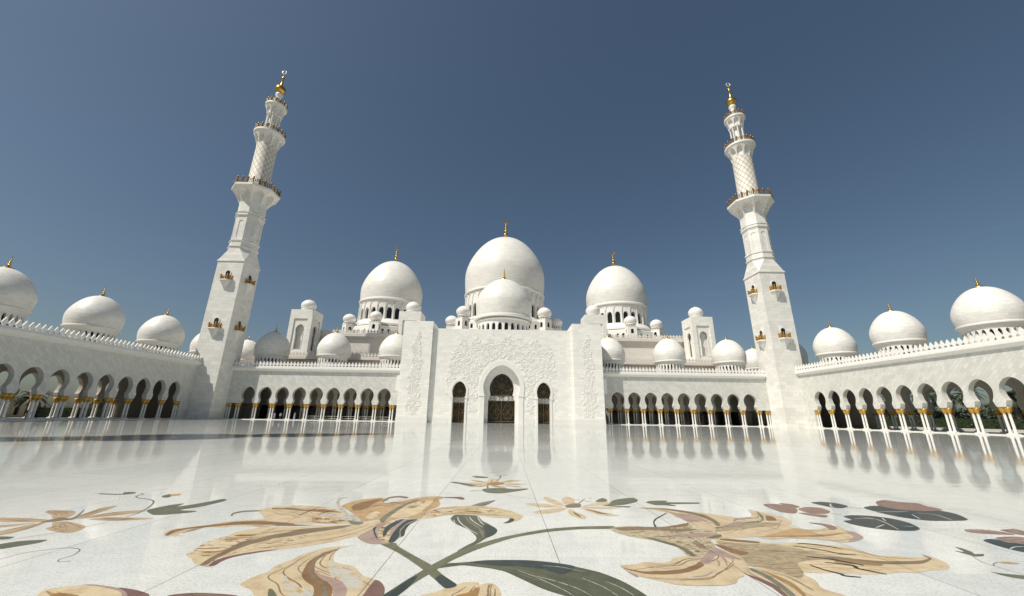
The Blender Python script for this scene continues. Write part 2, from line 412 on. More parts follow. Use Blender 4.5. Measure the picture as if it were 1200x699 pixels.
INLAY=[
(0,'petal','tan',1,0,[(-4.211,6.465),(-4.259,6.587),(-4.256,6.717),(-4.101,6.824),(-3.889,6.993),(-3.735,7.162),(-3.529,7.271),(-3.289,7.336),(-3.058,7.282),(-2.76,7.163),(-2.543,7.045),(-2.175,7.002),(-2.441,6.956),(-2.907,6.938),(-2.878,6.96),(-3.027,6.795),(-3.104,6.861),(-3.426,6.897),(-3.618,6.821),(-3.777,6.836),(-3.973,6.727),(-4.025,6.583),(-3.961,6.413),(-3.841,6.37),(-3.982,6.353),(-4.092,6.361)]),
(0,'petal_stripe','brown',2,0,[(-4.138,6.407),(-4.23,6.64),(-4.086,6.804),(-3.859,6.952),(-3.568,7.146),(-3.247,7.197),(-2.729,7.104),(-2.559,7.001),(-2.314,7.011),(-2.531,6.945),(-2.91,6.945),(-2.894,6.989),(-3.293,7.016),(-3.678,6.909),(-4.027,6.725),(-4.114,6.561),(-4.072,6.38)]),
(0,'petal','tan',1,0,[(-3.234,5.612),(-3.24,5.796),(-3.298,5.916),(-3.33,6.069),(-3.31,6.249),(-3.237,6.366),(-3.258,6.528),(-3.15,6.724),(-2.993,6.831),(-2.629,6.913),(-2.5,6.883),(-1.986,7.009),(-1.734,7.055),(-1.541,7.174),(-1.392,7.335),(-1.283,7.109),(-1.313,6.893),(-1.341,6.69),(-1.409,6.469),(-1.504,6.348),(-1.618,6.203),(-1.884,5.983),(-2.137,5.851),(-2.266,5.799),(-2.215,5.825),(-2.403,5.772),(-2.534,5.685),(-2.665,5.561),(-2.667,5.434),(-2.655,5.295),(-2.683,5.236),(-2.595,5.189),(-2.711,5.217),(-2.806,5.252),(-2.876,5.289),(-2.977,5.386),(-3.052,5.466)]),
(0,'petal_veining','agate',2,0,[(-3.298,5.916),(-3.31,6.249),(-3.237,6.366),(-2.896,6.604),(-2.836,6.22),(-2.83,5.856),(-2.839,5.514),(-2.985,5.553),(-3.155,5.681),(-3.179,5.614)]),
(0,'petal_veining','agate',2,0,[(-2.766,5.391),(-2.738,5.625),(-2.645,5.861),(-2.545,6.066),(-2.306,6.293),(-2.302,6.322),(-2.152,6.474),(-2.257,6.075),(-2.418,6.07),(-2.348,5.894),(-2.554,5.815),(-2.678,5.672),(-2.709,5.454)]),
(0,'petal_stripe','umber',3,0,[(-2.792,5.253),(-2.853,5.492),(-2.858,5.713),(-2.882,6.082),(-2.754,6.278),(-2.616,6.489),(-2.475,6.618),(-2.433,6.75),(-2.036,6.901),(-1.72,7.019),(-1.804,6.84),(-2.161,6.566),(-2.347,6.408),(-2.539,6.285),(-2.555,6.228),(-2.689,6.036),(-2.753,5.762),(-2.766,5.494),(-2.738,5.293)]),
(0,'petal_stripe','maroon',3,0,[(-2.683,5.236),(-2.724,5.433),(-2.665,5.561),(-2.534,5.685),(-2.373,5.773),(-2.215,5.825),(-2.351,5.736),(-2.501,5.632),(-2.607,5.52),(-2.639,5.394),(-2.628,5.257)]),
(0,'petal','tan',1,0,[(-3.722,7.926),(-3.72,8.071),(-3.612,8.278),(-3.348,8.291),(-3.362,8.364),(-3.012,8.361),(-2.663,8.253),(-2.262,7.994),(-1.891,7.476),(-1.658,7.169),(-1.895,7.07),(-2.415,7.102),(-2.804,7.101),(-3.048,7.19),(-2.992,7.309),(-3.259,7.354),(-3.451,7.578)]),
(0,'tendril','umber',2,0,[(-3.977,7.555),(-4.049,7.727),(-3.98,7.886),(-3.733,7.945),(-3.689,7.871),(-3.908,7.806),(-3.983,7.659),(-3.919,7.515)]),
(0,'petal_veining','agate',2,0,[(-2.537,7.49),(-2.414,7.537),(-2.142,7.384),(-1.856,7.276),(-1.774,7.164),(-2.031,7.117),(-2.401,7.155)]),
(0,'petal_stripe','brown',2,0,[(-3.576,8.127),(-3.237,8.124),(-2.891,8.013),(-2.608,8.075),(-2.207,7.856),(-2.399,7.847),(-2.846,7.92),(-3.306,8.042),(-3.522,8.031)]),
(0,'petal','ochre',1,0,[(-2.4,8.337),(-2.386,8.666),(-2.25,8.969),(-1.961,9.173),(-1.828,9.117),(-1.747,8.757),(-1.637,8.592),(-1.341,8.957),(-1.183,9.153),(-0.964,9.361),(-0.65,9.379),(-0.594,9.186),(-0.641,8.995),(-0.562,8.647),(-0.566,8.375),(-0.683,8.115),(-0.717,7.609),(-0.766,7.44),(-1.032,7.511),(-1.153,7.343),(-1.248,7.184),(-1.296,7.145),(-1.385,7.374),(-1.567,7.248),(-1.633,7.207),(-1.841,7.561),(-2.132,7.999)]),
(0,'petal_veining','pale',2,0,[(-1.261,7.586),(-1.231,8.041),(-1.184,8.505),(-1.078,8.677),(-0.881,8.922),(-0.732,8.93),(-0.776,8.365),(-0.814,7.871),(-0.927,7.6),(-1.135,7.507)]),
(0,'petal_veining','agate',3,0,[(-1.182,8.398),(-1.054,8.794),(-0.894,8.861),(-0.926,8.41),(-1.054,8.248)]),
(0,'petal_stripe','brown',2,0,[(-2.18,8.245),(-2.207,8.508),(-2.062,8.858),(-1.833,9.091),(-1.874,8.58),(-1.863,8.26),(-1.936,8.008),(-2.062,8.051)]),
(0,'petal_veining','agate',2,0,[(-1.648,7.485),(-1.678,7.832),(-1.592,7.976),(-1.479,7.751),(-1.504,7.491),(-1.587,7.366)]),
(0,'petal_stripe','greygreen',3,0,[(-1.381,7.497),(-1.359,7.94),(-1.308,8.339),(-1.201,8.786),(-1.092,8.971),(-1.184,8.505),(-1.253,8.04),(-1.279,7.501),(-1.264,7.169),(-1.385,7.374)]),
(0,'petal_veining','white',2,0,[(-1.658,8.704),(-1.662,9.026),(-1.544,9.158),(-1.351,9.105),(-1.474,8.89),(-1.574,8.709)]),
(0,'tendril','umber',3,0,[(-1.718,8.701),(-1.792,8.994),(-1.732,9.277),(-1.553,9.394),(-1.339,9.273),(-1.354,9.118),(-1.539,9.236),(-1.69,9.125),(-1.72,8.877)]),
(0,'tendril','maroon',2,0,[(-0.653,9.312),(-0.431,9.325),(-0.224,9.363),(-0.127,9.186),(-0.166,9.058),(-0.308,9.176),(-0.524,9.241)]),
(0,'pistil','greyvein',4,0,[(-2.739,9.005),(-2.729,9.17),(-2.578,9.178),(-2.665,9.009),(-2.607,8.771),(-2.442,8.389),(-2.196,7.997),(-1.969,7.686),(-1.769,7.481),(-1.645,7.246),(-1.817,7.278),(-2.037,7.429),(-2.329,7.584),(-2.614,7.746),(-2.466,7.753),(-2.22,7.675),(-2.02,7.597),(-2.186,7.856),(-2.458,8.284),(-2.649,8.711)]),
(0,'pistil','greygreen',4,0,[(-1.891,7.314),(-1.763,7.241),(-1.58,7.172),(-1.611,7.038),(-1.742,7.076)]),
(0,'stamen','black',5,0.02,[(-2.84,7.622),(-2.816,7.856),(-2.784,8.166),(-2.663,8.253)]),
(0,'stamen','black',5,0.02,[(-2.532,7.661),(-2.483,7.889),(-2.388,8.085)]),
(0,'stamen','black',5,0.015,[(-1.835,8.313),(-1.643,8.449),(-1.395,8.494)]),
(0,'petal','tan',2,0,[(-0.721,7.524),(-0.705,7.876),(-0.709,8.001),(-0.665,8.162),(-0.468,8.337),(-0.212,8.436),(0.073,8.493),(0.368,8.438),(0.603,8.33),(0.792,8.149),(0.936,7.96),(1.053,7.728),(0.972,7.462),(0.883,7.328),(0.871,7.491),(0.751,7.589),(0.543,7.594),(0.329,7.711),(0.041,7.785),(-0.169,7.762),(-0.34,7.718),(-0.49,7.571),(-0.614,7.497)]),
(0,'petal_veining','agate',3,0,[(-0.648,7.965),(-0.545,8.111),(-0.281,8.221),(-0.004,8.275),(0.319,8.266),(0.318,7.932),(0.029,7.919),(-0.325,7.865),(-0.456,7.677),(-0.549,7.709)]),
(0,'petal_veining','agate',3,0,[(0.32,8.249),(0.569,8.099),(0.789,7.878),(0.894,7.736),(0.753,7.787),(0.463,7.939),(0.335,7.948)]),
(0,'tendril','darkgreen',3,0,[(0.7,7.226),(0.784,7.389),(0.82,7.557),(0.888,7.492),(0.867,7.359),(0.799,7.261)]),
(0,'stem','olive',2,0,[(-0.984,6.104),(-0.784,6.138),(-0.714,6.003),(-0.432,5.659),(-0.147,5.323),(0.033,5.03),(0.22,4.762),(0.111,4.681),(-0.048,4.923),(-0.226,5.193),(-0.485,5.543),(-0.717,5.821)]),
(0,'stem','darkgreen',3,0,[(-0.034,4.923),(0.019,5.03),(0.104,4.926),(0.22,4.762),(0.111,4.681)]),
(0,'calyx','mauve',3,0,[(-1.396,6.38),(-1.364,6.593),(-1.322,6.857),(-1.323,7.106),(-1.131,7.266),(-1.052,7.428),(-0.889,7.435),(-0.737,7.4),(-0.809,7.09),(-0.811,6.774),(-0.758,6.521),(-0.8,6.37),(-0.817,6.172),(-0.894,6.089),(-0.992,6.087),(-1.091,6.083),(-1.216,6.16)]),
(0,'calyx','agate',4,0,[(-1.139,6.508),(-1.198,6.761),(-1.203,6.966),(-1.127,7.25),(-1.062,7.387),(-1.032,6.973),(-0.997,6.638),(-0.882,6.225),(-0.983,6.167)]),
(0,'calyx_stripe','darkgreen',5,0,[(-1.024,6.392),(-1.105,6.634),(-1.147,6.968),(-1.101,7.228),(-1.022,7.389),(-0.981,7.39),(-1.023,7.009),(-1.051,6.766),(-1.024,6.512)]),
(0,'calyx_stripe','darkgreen',5,0,[(-0.892,6.17),(-0.944,6.576),(-0.956,6.976),(-0.911,7.353),(-0.757,7.4),(-0.865,7.162),(-0.885,6.772),(-0.814,6.458),(-0.819,6.183)]),
(0,'calyx_stripe','darkgreen',5,0,[(-0.758,6.521),(-0.78,6.429),(-0.859,6.707),(-0.859,7.051),(-0.749,7.36),(-0.809,7.09),(-0.802,6.775)]),
(0,'calyx_stripe','darkgreen',5,0,[(-1.315,6.823),(-1.288,6.928),(-1.242,6.693),(-1.076,6.303),(-1.164,6.446)]),
(1,'petal','tan',1,0,[(-1.3,6.03),(-1.428,5.988),(-1.628,5.926),(-1.751,5.773),(-1.839,5.601),(-1.851,5.461),(-1.908,5.365),(-1.936,5.202),(-1.907,5.084),(-1.974,4.986),(-2.007,4.862),(-2.015,4.745),(-1.926,4.678),(-1.809,4.599),(-1.704,4.473),(-1.512,4.2),(-0.999,4.124),(-0.398,4.216),(-0.489,4.596),(-0.602,4.816),(-0.672,4.892),(-0.812,4.979),(-0.871,5.041),(-0.974,5.189),(-1.078,5.293),(-1.197,5.327),(-1.306,5.398),(-1.374,5.512),(-1.446,5.738),(-1.442,5.871),(-1.389,5.965)]),
(1,'petal_tip','maroon',2,0,[(-0.667,4.876),(-0.579,4.811),(-0.504,4.67),(-0.458,4.466),(-0.471,4.332),(-0.649,4.33),(-0.671,4.606)]),
(1,'petal_stripe','brown',2,0,[(-1.448,5.885),(-1.541,5.757),(-1.608,5.587),(-1.622,5.409),(-1.57,5.193),(-1.513,5.011),(-1.407,4.859),(-1.258,4.718),(-1.19,4.61),(-1.147,4.483),(-1.06,4.295),(-0.904,4.297),(-0.973,4.511),(-1.027,4.667),(-1.133,4.806),(-1.268,4.922),(-1.395,5.079),(-1.479,5.248),(-1.537,5.431),(-1.542,5.692)]),
(1,'petal_stripe','greygreen',3,0,[(-1.455,5.866),(-1.528,5.693),(-1.572,5.507),(-1.552,5.318),(-1.495,5.143),(-1.373,4.951),(-1.238,4.803),(-1.13,4.692),(-1.05,4.484),(-0.966,4.296),(-0.935,4.297),(-1.05,4.586),(-1.137,4.734),(-1.258,4.847),(-1.396,5.014),(-1.476,5.144),(-1.534,5.337),(-1.54,5.528)]),
(1,'petal_veining','mauve',2,0,[(-1.419,5.145),(-1.298,5.016),(-1.135,4.925),(-1.003,4.837),(-0.875,4.643),(-0.832,4.488),(-0.839,4.344),(-0.902,4.343),(-0.999,4.614),(-1.097,4.777),(-1.249,4.907),(-1.36,5.031)]),
(1,'petal_veining','greyagate',3,0,[(-1.409,5.434),(-1.349,5.435),(-1.155,5.22),(-0.988,5.121),(-0.81,4.901),(-0.752,4.699),(-0.825,4.617),(-0.901,4.697),(-1.051,4.896),(-1.148,4.956),(-1.28,5.148),(-1.368,5.322)]),
(1,'petal_veining','greyagate',2,0,[(-1.644,4.854),(-1.661,4.976),(-1.516,4.769),(-1.381,4.688),(-1.207,4.61),(-1.15,4.483),(-1.296,4.431),(-1.461,4.579)]),
(1,'petal_veining','olive',2,0,[(-1.652,4.628),(-1.613,4.629),(-1.522,4.527),(-1.42,4.381),(-1.514,4.38)]),
(2,'petal','tan',4,0,[(-0.113,4.5),(0.022,4.589),(0.133,4.713),(0.28,4.828),(0.428,4.841),(0.454,4.75),(0.453,4.454),(0.408,4.245),(-0.058,4.238)]),
(2,'petal','tan',4,0,[(0.454,4.744),(0.524,4.823),(0.592,4.817),(0.661,4.691),(0.682,4.514),(0.666,4.248),(0.408,4.245),(0.453,4.454)]),
(2,'petal_stripe','ochrebrown',5,0,[(0.236,4.512),(0.354,4.595),(0.455,4.725),(0.458,4.567),(0.424,4.346),(0.256,4.344)]),
(2,'petal_stripe','umber',5,0.012,[(0.552,4.8),(0.545,4.628),(0.575,4.512)]),
(3,'stem','olive',4,0,[(-0.542,4.366),(-0.47,4.532),(-0.342,4.865),(-0.251,5.079),(-0.147,5.323),(-0.034,5.547),(0.123,5.836),(0.35,6.126),(0.741,6.496),(1.374,6.901),(1.945,7.07),(2.484,7.116),(2.443,6.964),(1.917,6.921),(1.357,6.737),(0.827,6.415),(0.364,5.911),(0.078,5.49),(-0.108,5.082),(-0.237,4.801),(-0.328,4.497),(-0.383,4.369)]),
(3,'stem','darkgreen',5,0,[(-0.462,4.523),(-0.386,4.687),(-0.309,4.917),(-0.241,4.989),(-0.243,4.867),(-0.278,4.674),(-0.327,4.511),(-0.382,4.44),(-0.464,4.466)]),
(3,'leaf','leafgreen',1,0,[(-0.203,7.483),(-0.192,7.654),(-0.152,7.761),(0.044,7.757),(0.242,7.697),(0.347,7.369),(0.455,7.184),(0.557,6.979),(0.607,6.84),(0.595,6.678),(0.539,6.523),(0.456,6.403),(0.369,6.202),(0.265,6.014),(0.138,5.803),(0.101,5.836),(0.213,6.085),(0.295,6.238),(0.314,6.398),(0.271,6.566),(0.159,6.833),(0.02,7.023),(-0.114,7.226)]),
(3,'leaf','darkgreen',2,0,[(0.396,7.063),(0.457,7.125),(0.558,6.981),(0.6,6.83),(0.587,6.679),(0.531,6.534),(0.468,6.453),(0.429,6.674)]),
(3,'leaf_vein','white',3,0.02,[(-0.1,7.622),(-0.029,7.292),(0.119,6.936),(0.314,6.592)]),
(3,'leaf_vein','white',3,0.02,[(0.107,7.631),(0.18,7.364),(0.368,6.974)]),
(3,'leaf_vein','white',3,0.02,[(0.245,7.651),(0.318,7.305),(0.385,7.122)]),
(3,'leaf_vein','white',3,0.02,[(-0.144,7.416),(-0.051,7.046),(0.104,6.769)]),
(3,'leaf_vein','greygreen',3,0.05,[(0.035,7.663),(0.136,7.298),(0.326,6.887),(0.411,6.441)]),
(3,'leaf','greygreen',1,0,[(0.056,8.475),(0.213,8.774),(0.53,9.064),(0.436,8.739),(0.327,8.506),(0.212,8.457)]),
(3,'leaf','leafgreen',3,0,[(-0.084,5.216),(-0.037,5.297),(0.026,5.381),(0.19,5.415),(0.306,5.445),(0.482,5.494),(0.742,5.512),(1.024,5.507),(1.298,5.442),(1.555,5.314),(1.806,5.144),(1.984,4.917),(2.088,4.689),(2.136,4.538),(2.19,4.297),(1.68,4.29),(1.318,4.524),(1.107,4.691),(0.916,4.917),(0.721,5.144),(0.55,5.239),(0.356,5.296),(0.2,5.324)]),
(3,'leaf','darkgreen',5,0,[(0.307,5.434),(0.482,5.494),(0.742,5.512),(1.024,5.507),(1.298,5.442),(1.555,5.314),(1.367,5.086),(1.159,5.228),(0.876,5.309),(0.625,5.334),(0.428,5.383)]),
(3,'leaf_vein','greyvein',6,0.012,[(0.995,5.055),(1.234,4.902),(1.45,4.718),(1.579,4.529)]),
(3,'leaf_vein','greyvein',6,0.012,[(1.567,4.975),(1.745,4.743),(1.841,4.533)]),
(3,'leaf_vein','greyvein',6,0.012,[(0.871,5.172),(1.079,4.965),(1.335,4.637),(1.409,4.49)]),
(3,'leaf_vein','greyvein',6,0.012,[(1.799,4.891),(1.929,4.726),(2.005,4.536)]),
(3,'leaf_vein','greyvein',6,0.012,[(1.168,5.331),(1.395,5.284),(1.636,5.14)]),
(3,'petal','tan',1,0,[(3.485,5.162),(3.634,5.322),(3.88,5.351),(4.156,5.221),(4.161,5.091),(4.167,4.969),(4.08,4.777),(4.118,4.67),(4.184,4.57),(4.106,4.379),(3.647,4.372),(3.553,4.559),(3.543,4.767),(3.524,4.956)]),
(3,'petal_stripe','greygreen',2,0,[(3.651,5.323),(3.726,5.167),(3.716,4.882),(3.667,4.594),(3.589,4.527),(3.632,4.805),(3.639,5.059),(3.612,5.231)]),
(3,'petal_stripe','ochrebrown',2,0,[(3.731,5.256),(3.822,5.084),(3.85,4.846),(3.763,4.563),(3.72,4.546),(3.786,4.845),(3.76,5.041)]),
(3,'petal_stripe','maroon',2,0,[(3.472,5.14),(3.559,5.037),(3.625,4.842),(3.583,4.56),(3.625,4.496),(3.526,4.543),(3.543,4.767),(3.507,4.956)]),
(3,'petal','pale',2,0,[(3.839,6.439),(4.257,6.417),(4.603,6.292),(4.973,6.337),(5.306,6.247),(5.504,6.208),(5.565,6.127),(5.608,5.946),(5.675,5.805),(5.864,5.799),(6.058,5.76),(6.229,5.775),(6.337,5.767),(6.316,5.606),(6.221,5.454),(6.093,5.355),(5.913,5.305),(5.743,5.278),(5.564,5.207),(5.392,5.226),(5.072,5.162),(4.854,5.149),(4.665,5.166),(4.54,5.185),(4.366,5.181),(4.156,5.221),(4.072,5.452),(3.922,5.704),(3.832,6.046),(3.73,6.233)]),
(3,'petal_veining','fibre',3,0,[(3.801,6.369),(4.067,6.276),(4.557,6.225),(4.817,6.013),(5.035,5.788),(5.215,5.684),(5.122,5.577),(4.708,5.618),(4.366,5.508),(4.192,5.178),(4.015,5.006),(3.933,5.172),(3.791,5.349),(3.677,5.394),(3.699,5.645),(3.73,6.043)]),
(3,'petal_stripe','umber',4,0,[(4.859,5.756),(5.032,5.733),(5.254,5.658),(5.479,5.596),(5.757,5.593),(6.034,5.625),(6.237,5.71),(6.267,5.793),(6.306,5.867),(6.297,5.766),(6.238,5.683),(5.963,5.522),(5.654,5.489),(5.429,5.484),(5.269,5.57),(4.951,5.635)]),
(3,'petal_stripe','ochrebrown',4,0,[(4.934,5.614),(5.231,5.569),(5.41,5.484),(5.317,5.423),(5.084,5.466),(4.864,5.53)]),
(3,'petal','tan',3,0,[(4.548,6.606),(5.055,6.894),(5.473,7.135),(5.594,7.054),(5.91,7.091),(6.335,7.282),(6.259,7.019),(6.295,6.937),(6.311,6.881),(6.242,6.699),(6.151,6.585),(5.918,6.435),(5.68,6.359),(5.571,6.389),(5.39,6.488),(4.995,6.547),(4.676,6.466)]),
(3,'petal_stripe','ochre',4,0,[(4.686,6.648),(5.016,6.836),(5.473,7.118),(5.597,6.995),(5.599,6.754),(5.214,6.665)]),
(3,'petal_stripe','ochrebrown',4,0,[(4.548,6.606),(4.977,6.68),(5.428,6.71),(5.806,6.785),(6.136,6.875),(5.723,6.682),(5.266,6.615),(4.924,6.604)]),
(3,'petal_tip','mauve',4,0,[(6.168,6.933),(6.301,6.897),(6.185,6.623),(5.918,6.435),(5.754,6.395),(6.068,6.656)]),
(3,'tendril','redbrown',4,0,[(6.005,7.484),(6.182,7.434),(6.258,7.28),(6.184,7.101),(6.013,7.01),(6.101,7.301),(5.999,7.427)]),
(3,'petal','tan',2,0,[(4.614,7.906),(4.779,7.913),(4.837,7.756),(5.181,7.823),(5.368,8.106),(5.496,8.408),(5.61,8.292),(5.743,8.066),(5.803,7.797),(5.717,7.492),(5.515,7.297),(5.46,7.117),(4.925,6.77),(4.57,6.607),(4.099,6.518),(3.839,6.439),(3.76,6.808),(3.929,7.061)]),
(3,'petal_stripe','greygreen',3,0,[(5.581,8.29),(5.508,8.0),(5.372,7.727),(5.142,7.469),(4.824,7.362),(4.342,7.119),(4.149,7.027),(4.218,7.158),(4.543,7.305),(5.017,7.513),(5.265,7.621)]),
(3,'petal_stripe','brown',4,0,[(5.555,7.947),(5.62,7.842),(5.511,7.601),(5.338,7.594)]),
(3,'petal_veining','fibre',3,0,[(4.149,7.027),(4.541,7.215),(5.008,7.416),(5.422,7.433),(5.362,7.273),(4.884,7.139),(4.39,6.952),(4.06,6.859)]),
(3,'petal_stripe','mauve',4,0,[(4.794,7.703),(5.195,7.824),(5.004,7.661),(4.779,7.631)]),
(3,'petal','tan',4,0,[(3.352,8.493),(3.596,8.53),(3.871,8.493),(4.068,8.28),(4.356,8.176),(4.607,8.016),(4.738,7.858),(4.841,7.756),(4.694,7.5),(4.764,7.36),(4.481,7.212),(4.186,7.113),(4.0,6.938),(3.864,7.042),(3.838,7.188),(3.823,7.37),(3.886,7.565),(3.853,7.664),(3.792,7.764),(3.807,7.925),(3.781,8.126),(3.605,8.319)]),
(3,'petal_veining','mauve',5,0,[(3.858,7.983),(4.077,8.048),(4.222,7.783),(4.228,7.481),(4.073,7.475),(3.871,7.419),(3.853,7.664)]),
(3,'petal_veining','mauve',5,0,[(4.283,7.205),(4.483,7.303),(4.666,7.45),(4.821,7.457),(4.719,7.285),(4.466,7.185)]),
(3,'petal_stripe','umber',6,0,[(3.402,8.47),(3.806,8.329),(4.103,8.106),(4.248,7.837),(4.305,7.484),(4.233,7.203),(4.322,7.233),(4.409,7.537),(4.411,7.897),(4.288,8.149),(3.976,8.398)]),
(3,'petal','tan',4,0,[(2.1,5.357),(2.295,5.409),(2.446,5.486),(2.636,5.466),(2.765,5.519),(2.875,5.65),(3.069,5.709),(3.227,5.686),(3.388,5.856),(3.612,6.101),(3.669,5.981),(3.729,5.809),(3.749,5.646),(3.7,5.492),(3.648,5.346),(3.583,5.253),(3.485,5.162),(3.413,5.055),(3.33,5.012),(3.217,4.872),(3.073,4.813),(2.973,4.8),(2.967,4.8),(2.716,4.795),(2.541,4.821),(2.445,4.895),(2.314,4.971),(2.185,5.071),(2.135,5.176)]),
(3,'petal_stripe','brown',5,0,[(2.118,5.288),(2.305,5.18),(2.564,5.194),(2.795,5.258),(2.978,5.354),(3.12,5.503),(3.167,5.489),(3.123,5.381),(2.958,5.239),(2.736,5.125),(2.522,5.09),(2.329,5.103),(2.203,5.178)]),
(3,'petal_stripe','mauve',5,0,[(3.185,5.58),(3.373,5.827),(3.596,6.07),(3.652,5.951),(3.704,5.699),(3.717,5.593),(3.578,5.642),(3.466,5.747),(3.253,5.481),(3.138,5.429)]),
(3,'petal_stripe','mauve',6,0.03,[(3.37,5.637),(3.381,5.534),(3.298,5.361)]),
(3,'petal_stripe','mauve',6,0.03,[(3.538,5.776),(3.493,5.588),(3.409,5.388)]),
(3,'petal_stripe','mauve',6,0.03,[(2.826,5.03),(2.975,5.066),(3.123,5.176)]),
(3,'petal_stripe','mauve',6,0.015,[(2.465,5.342),(2.6,5.285),(2.815,5.304)]),
(3,'petal_tip','mauve',5,0,[(2.11,5.32),(2.152,5.176),(2.219,5.071),(2.19,5.009),(2.139,5.133)]),
(3,'calyx','speckle',5,0,[(2.403,6.963),(2.629,7.099),(2.893,7.109),(3.167,7.076),(3.518,7.176),(3.802,7.322),(3.803,7.014),(4.005,6.857),(4.018,6.625),(3.935,6.513),(3.743,6.436),(3.683,6.199),(3.596,6.07),(3.373,5.827),(3.25,5.714),(3.164,5.711),(3.081,5.736),(3.092,6.025),(3.021,6.244),(2.831,6.407),(2.619,6.542),(2.452,6.724)]),
(3,'calyx_stripe','olive',6,0,[(2.773,6.547),(3.019,6.344),(3.147,6.151),(3.205,5.88),(3.183,5.712),(3.12,5.737),(3.106,6.056),(2.979,6.243)]),
(3,'calyx_stripe','umber',6,0,[(2.485,7.008),(2.84,7.089),(3.167,7.076),(3.42,7.0),(3.83,6.973),(3.444,6.837),(3.01,6.902),(2.578,6.847)]),
(3,'calyx_stripe','brown',6,0,[(3.253,7.053),(3.526,7.194),(3.815,7.351),(3.751,7.185),(3.494,7.062)]),
(3,'calyx_stripe','mauve',6,0,[(3.164,6.597),(3.529,6.723),(3.87,6.773),(4.016,6.663),(3.765,6.566),(3.443,6.533)]),
(3,'calyx_stripe','brown',6,0,[(3.683,6.199),(3.771,6.169),(3.871,5.987),(3.961,5.872),(3.83,5.784),(3.719,5.894)]),
(3,'calyx_stripe','brown',6,0,[(3.915,6.477),(4.138,6.449),(4.402,6.353),(4.337,6.284),(4.077,6.343),(3.899,6.406)]),
(3,'pistil','redbrown',7,0,[(3.405,6.289),(3.469,6.225),(3.509,6.098),(3.442,6.005),(3.4,6.083)]),
(3,'pistil','olive',7,0,[(3.713,6.506),(3.882,6.621),(4.036,6.701),(3.986,6.587),(3.839,6.496)]),
(3,'stamen','black',5,0.045,[(4.927,6.289),(5.09,6.267),(5.269,6.175),(5.385,6.066)]),
(3,'stamen','black',5,0.04,[(4.781,6.174),(4.946,6.078),(5.097,5.962),(5.202,5.848),(5.372,5.819)]),
(3,'stamen','black',5,0.05,[(4.646,5.734),(4.802,5.689),(4.954,5.598),(5.059,5.505),(5.122,5.428)]),
(3,'stamen','black',5,0.05,[(4.719,5.527),(4.873,5.481),(4.989,5.425),(4.963,5.33),(5.059,5.241),(5.146,5.159)]),
(3,'stamen','black',5,0.045,[(4.461,5.441),(4.511,5.278),(4.605,5.16),(4.61,5.101),(4.761,5.062)]),
(3,'tendril','darkgreen',1,0,[(3.249,7.394),(3.38,7.644),(3.725,8.055),(3.72,8.01),(3.387,7.594),(3.257,7.348),(3.208,7.12),(3.165,7.101)]),
(4,'petal','tan',1,0,[(-0.205,11.653),(-0.1,11.695),(0.294,11.421),(0.249,11.224),(0.03,11.369)]),
(4,'petal','tan',1,0,[(-0.375,11.179),(-0.07,11.28),(0.304,11.149),(0.165,10.835),(-0.137,10.815)]),
(4,'petal','tan',1,0,[(0.614,11.412),(0.887,11.77),(1.148,11.755),(1.128,11.583),(0.721,11.179)]),
(4,'petal','tan',1,0,[(0.617,11.093),(1.035,11.201),(1.294,11.141),(1.029,11.0)]),
(4,'petal','tan',1,0,[(0.669,10.945),(1.147,10.757),(1.116,10.612),(0.771,10.804)]),
(4,'petal','tan',1,0,[(0.268,11.386),(0.303,11.903),(0.44,12.004),(0.555,11.833),(0.547,11.407),(0.406,11.235)]),
(4,'petal','tan',1,0,[(0.366,10.849),(0.518,10.86),(0.77,10.659),(0.72,10.516),(0.472,10.639)]),
(4,'petal','tan',1,0,[(-0.075,10.674),(0.161,10.909),(0.364,10.924),(0.127,10.616)]),
(4,'pistil','ochrebrown',2,0,[(0.252,11.145),(0.454,11.4),(0.668,11.334),(0.721,11.101),(0.517,10.904),(0.313,10.92)]),
(4,'leaf','leafolive',2,0,[(-0.695,11.235),(-0.578,11.357),(-0.264,11.108),(0.014,10.825),(-0.125,10.67),(-0.435,11.019)]),
(4,'leaf','leafolive',2,0,[(0.185,10.213),(0.283,10.419),(0.671,10.513),(0.913,10.393),(1.258,10.483),(1.274,10.349),(0.835,9.938),(0.583,9.802),(0.305,9.906)]),
(4,'leaf','leafolive',2,0,[(-0.222,12.385),(-0.037,12.44),(0.233,12.267),(0.212,12.078),(-0.072,12.092)]),
(4,'tendril','umber',1,0.05,[(0.427,12.577),(0.589,12.652),(0.613,12.203),(0.555,11.833)]),
(4,'tendril','umber',1,0.05,[(0.663,12.597),(0.843,12.817)]),
(4,'tendril','umber',1,0.05,[(0.303,13.202),(0.443,13.214)]),
(4,'tendril','umber',1,0.05,[(-0.07,10.006),(-0.007,10.098),(0.179,10.11)]),
(4,'tendril','umber',1,0.05,[(0.292,10.918),(0.312,10.421)]),
(4,'tendril','umber',1,0.012,[(0.719,9.693),(1.088,9.377),(1.549,9.191)]),
(5,'petal','tan',1,0,[(1.139,8.742),(1.293,8.803),(1.609,8.713),(1.9,8.501),(1.577,8.426),(1.317,8.512)]),
(5,'petal','tan',1,0,[(1.257,8.001),(1.355,8.158),(1.609,8.311),(1.933,8.423),(1.805,8.152),(1.613,7.99),(1.376,7.919)]),
(5,'petal','tan',1,0,[(1.566,9.335),(1.645,9.502),(1.763,9.226),(1.871,8.943),(1.938,8.604),(1.787,8.669),(1.633,8.931)]),
(5,'petal','tan',1,0,[(1.94,9.176),(2.037,9.423),(2.149,9.492),(2.219,9.311),(2.172,8.904),(2.027,8.734),(1.942,8.783)]),
(5,'petal','tan',1,0,[(1.917,8.184),(1.998,8.282),(2.053,8.1),(2.177,7.76),(2.116,7.557),(2.01,7.632),(1.91,7.874)]),
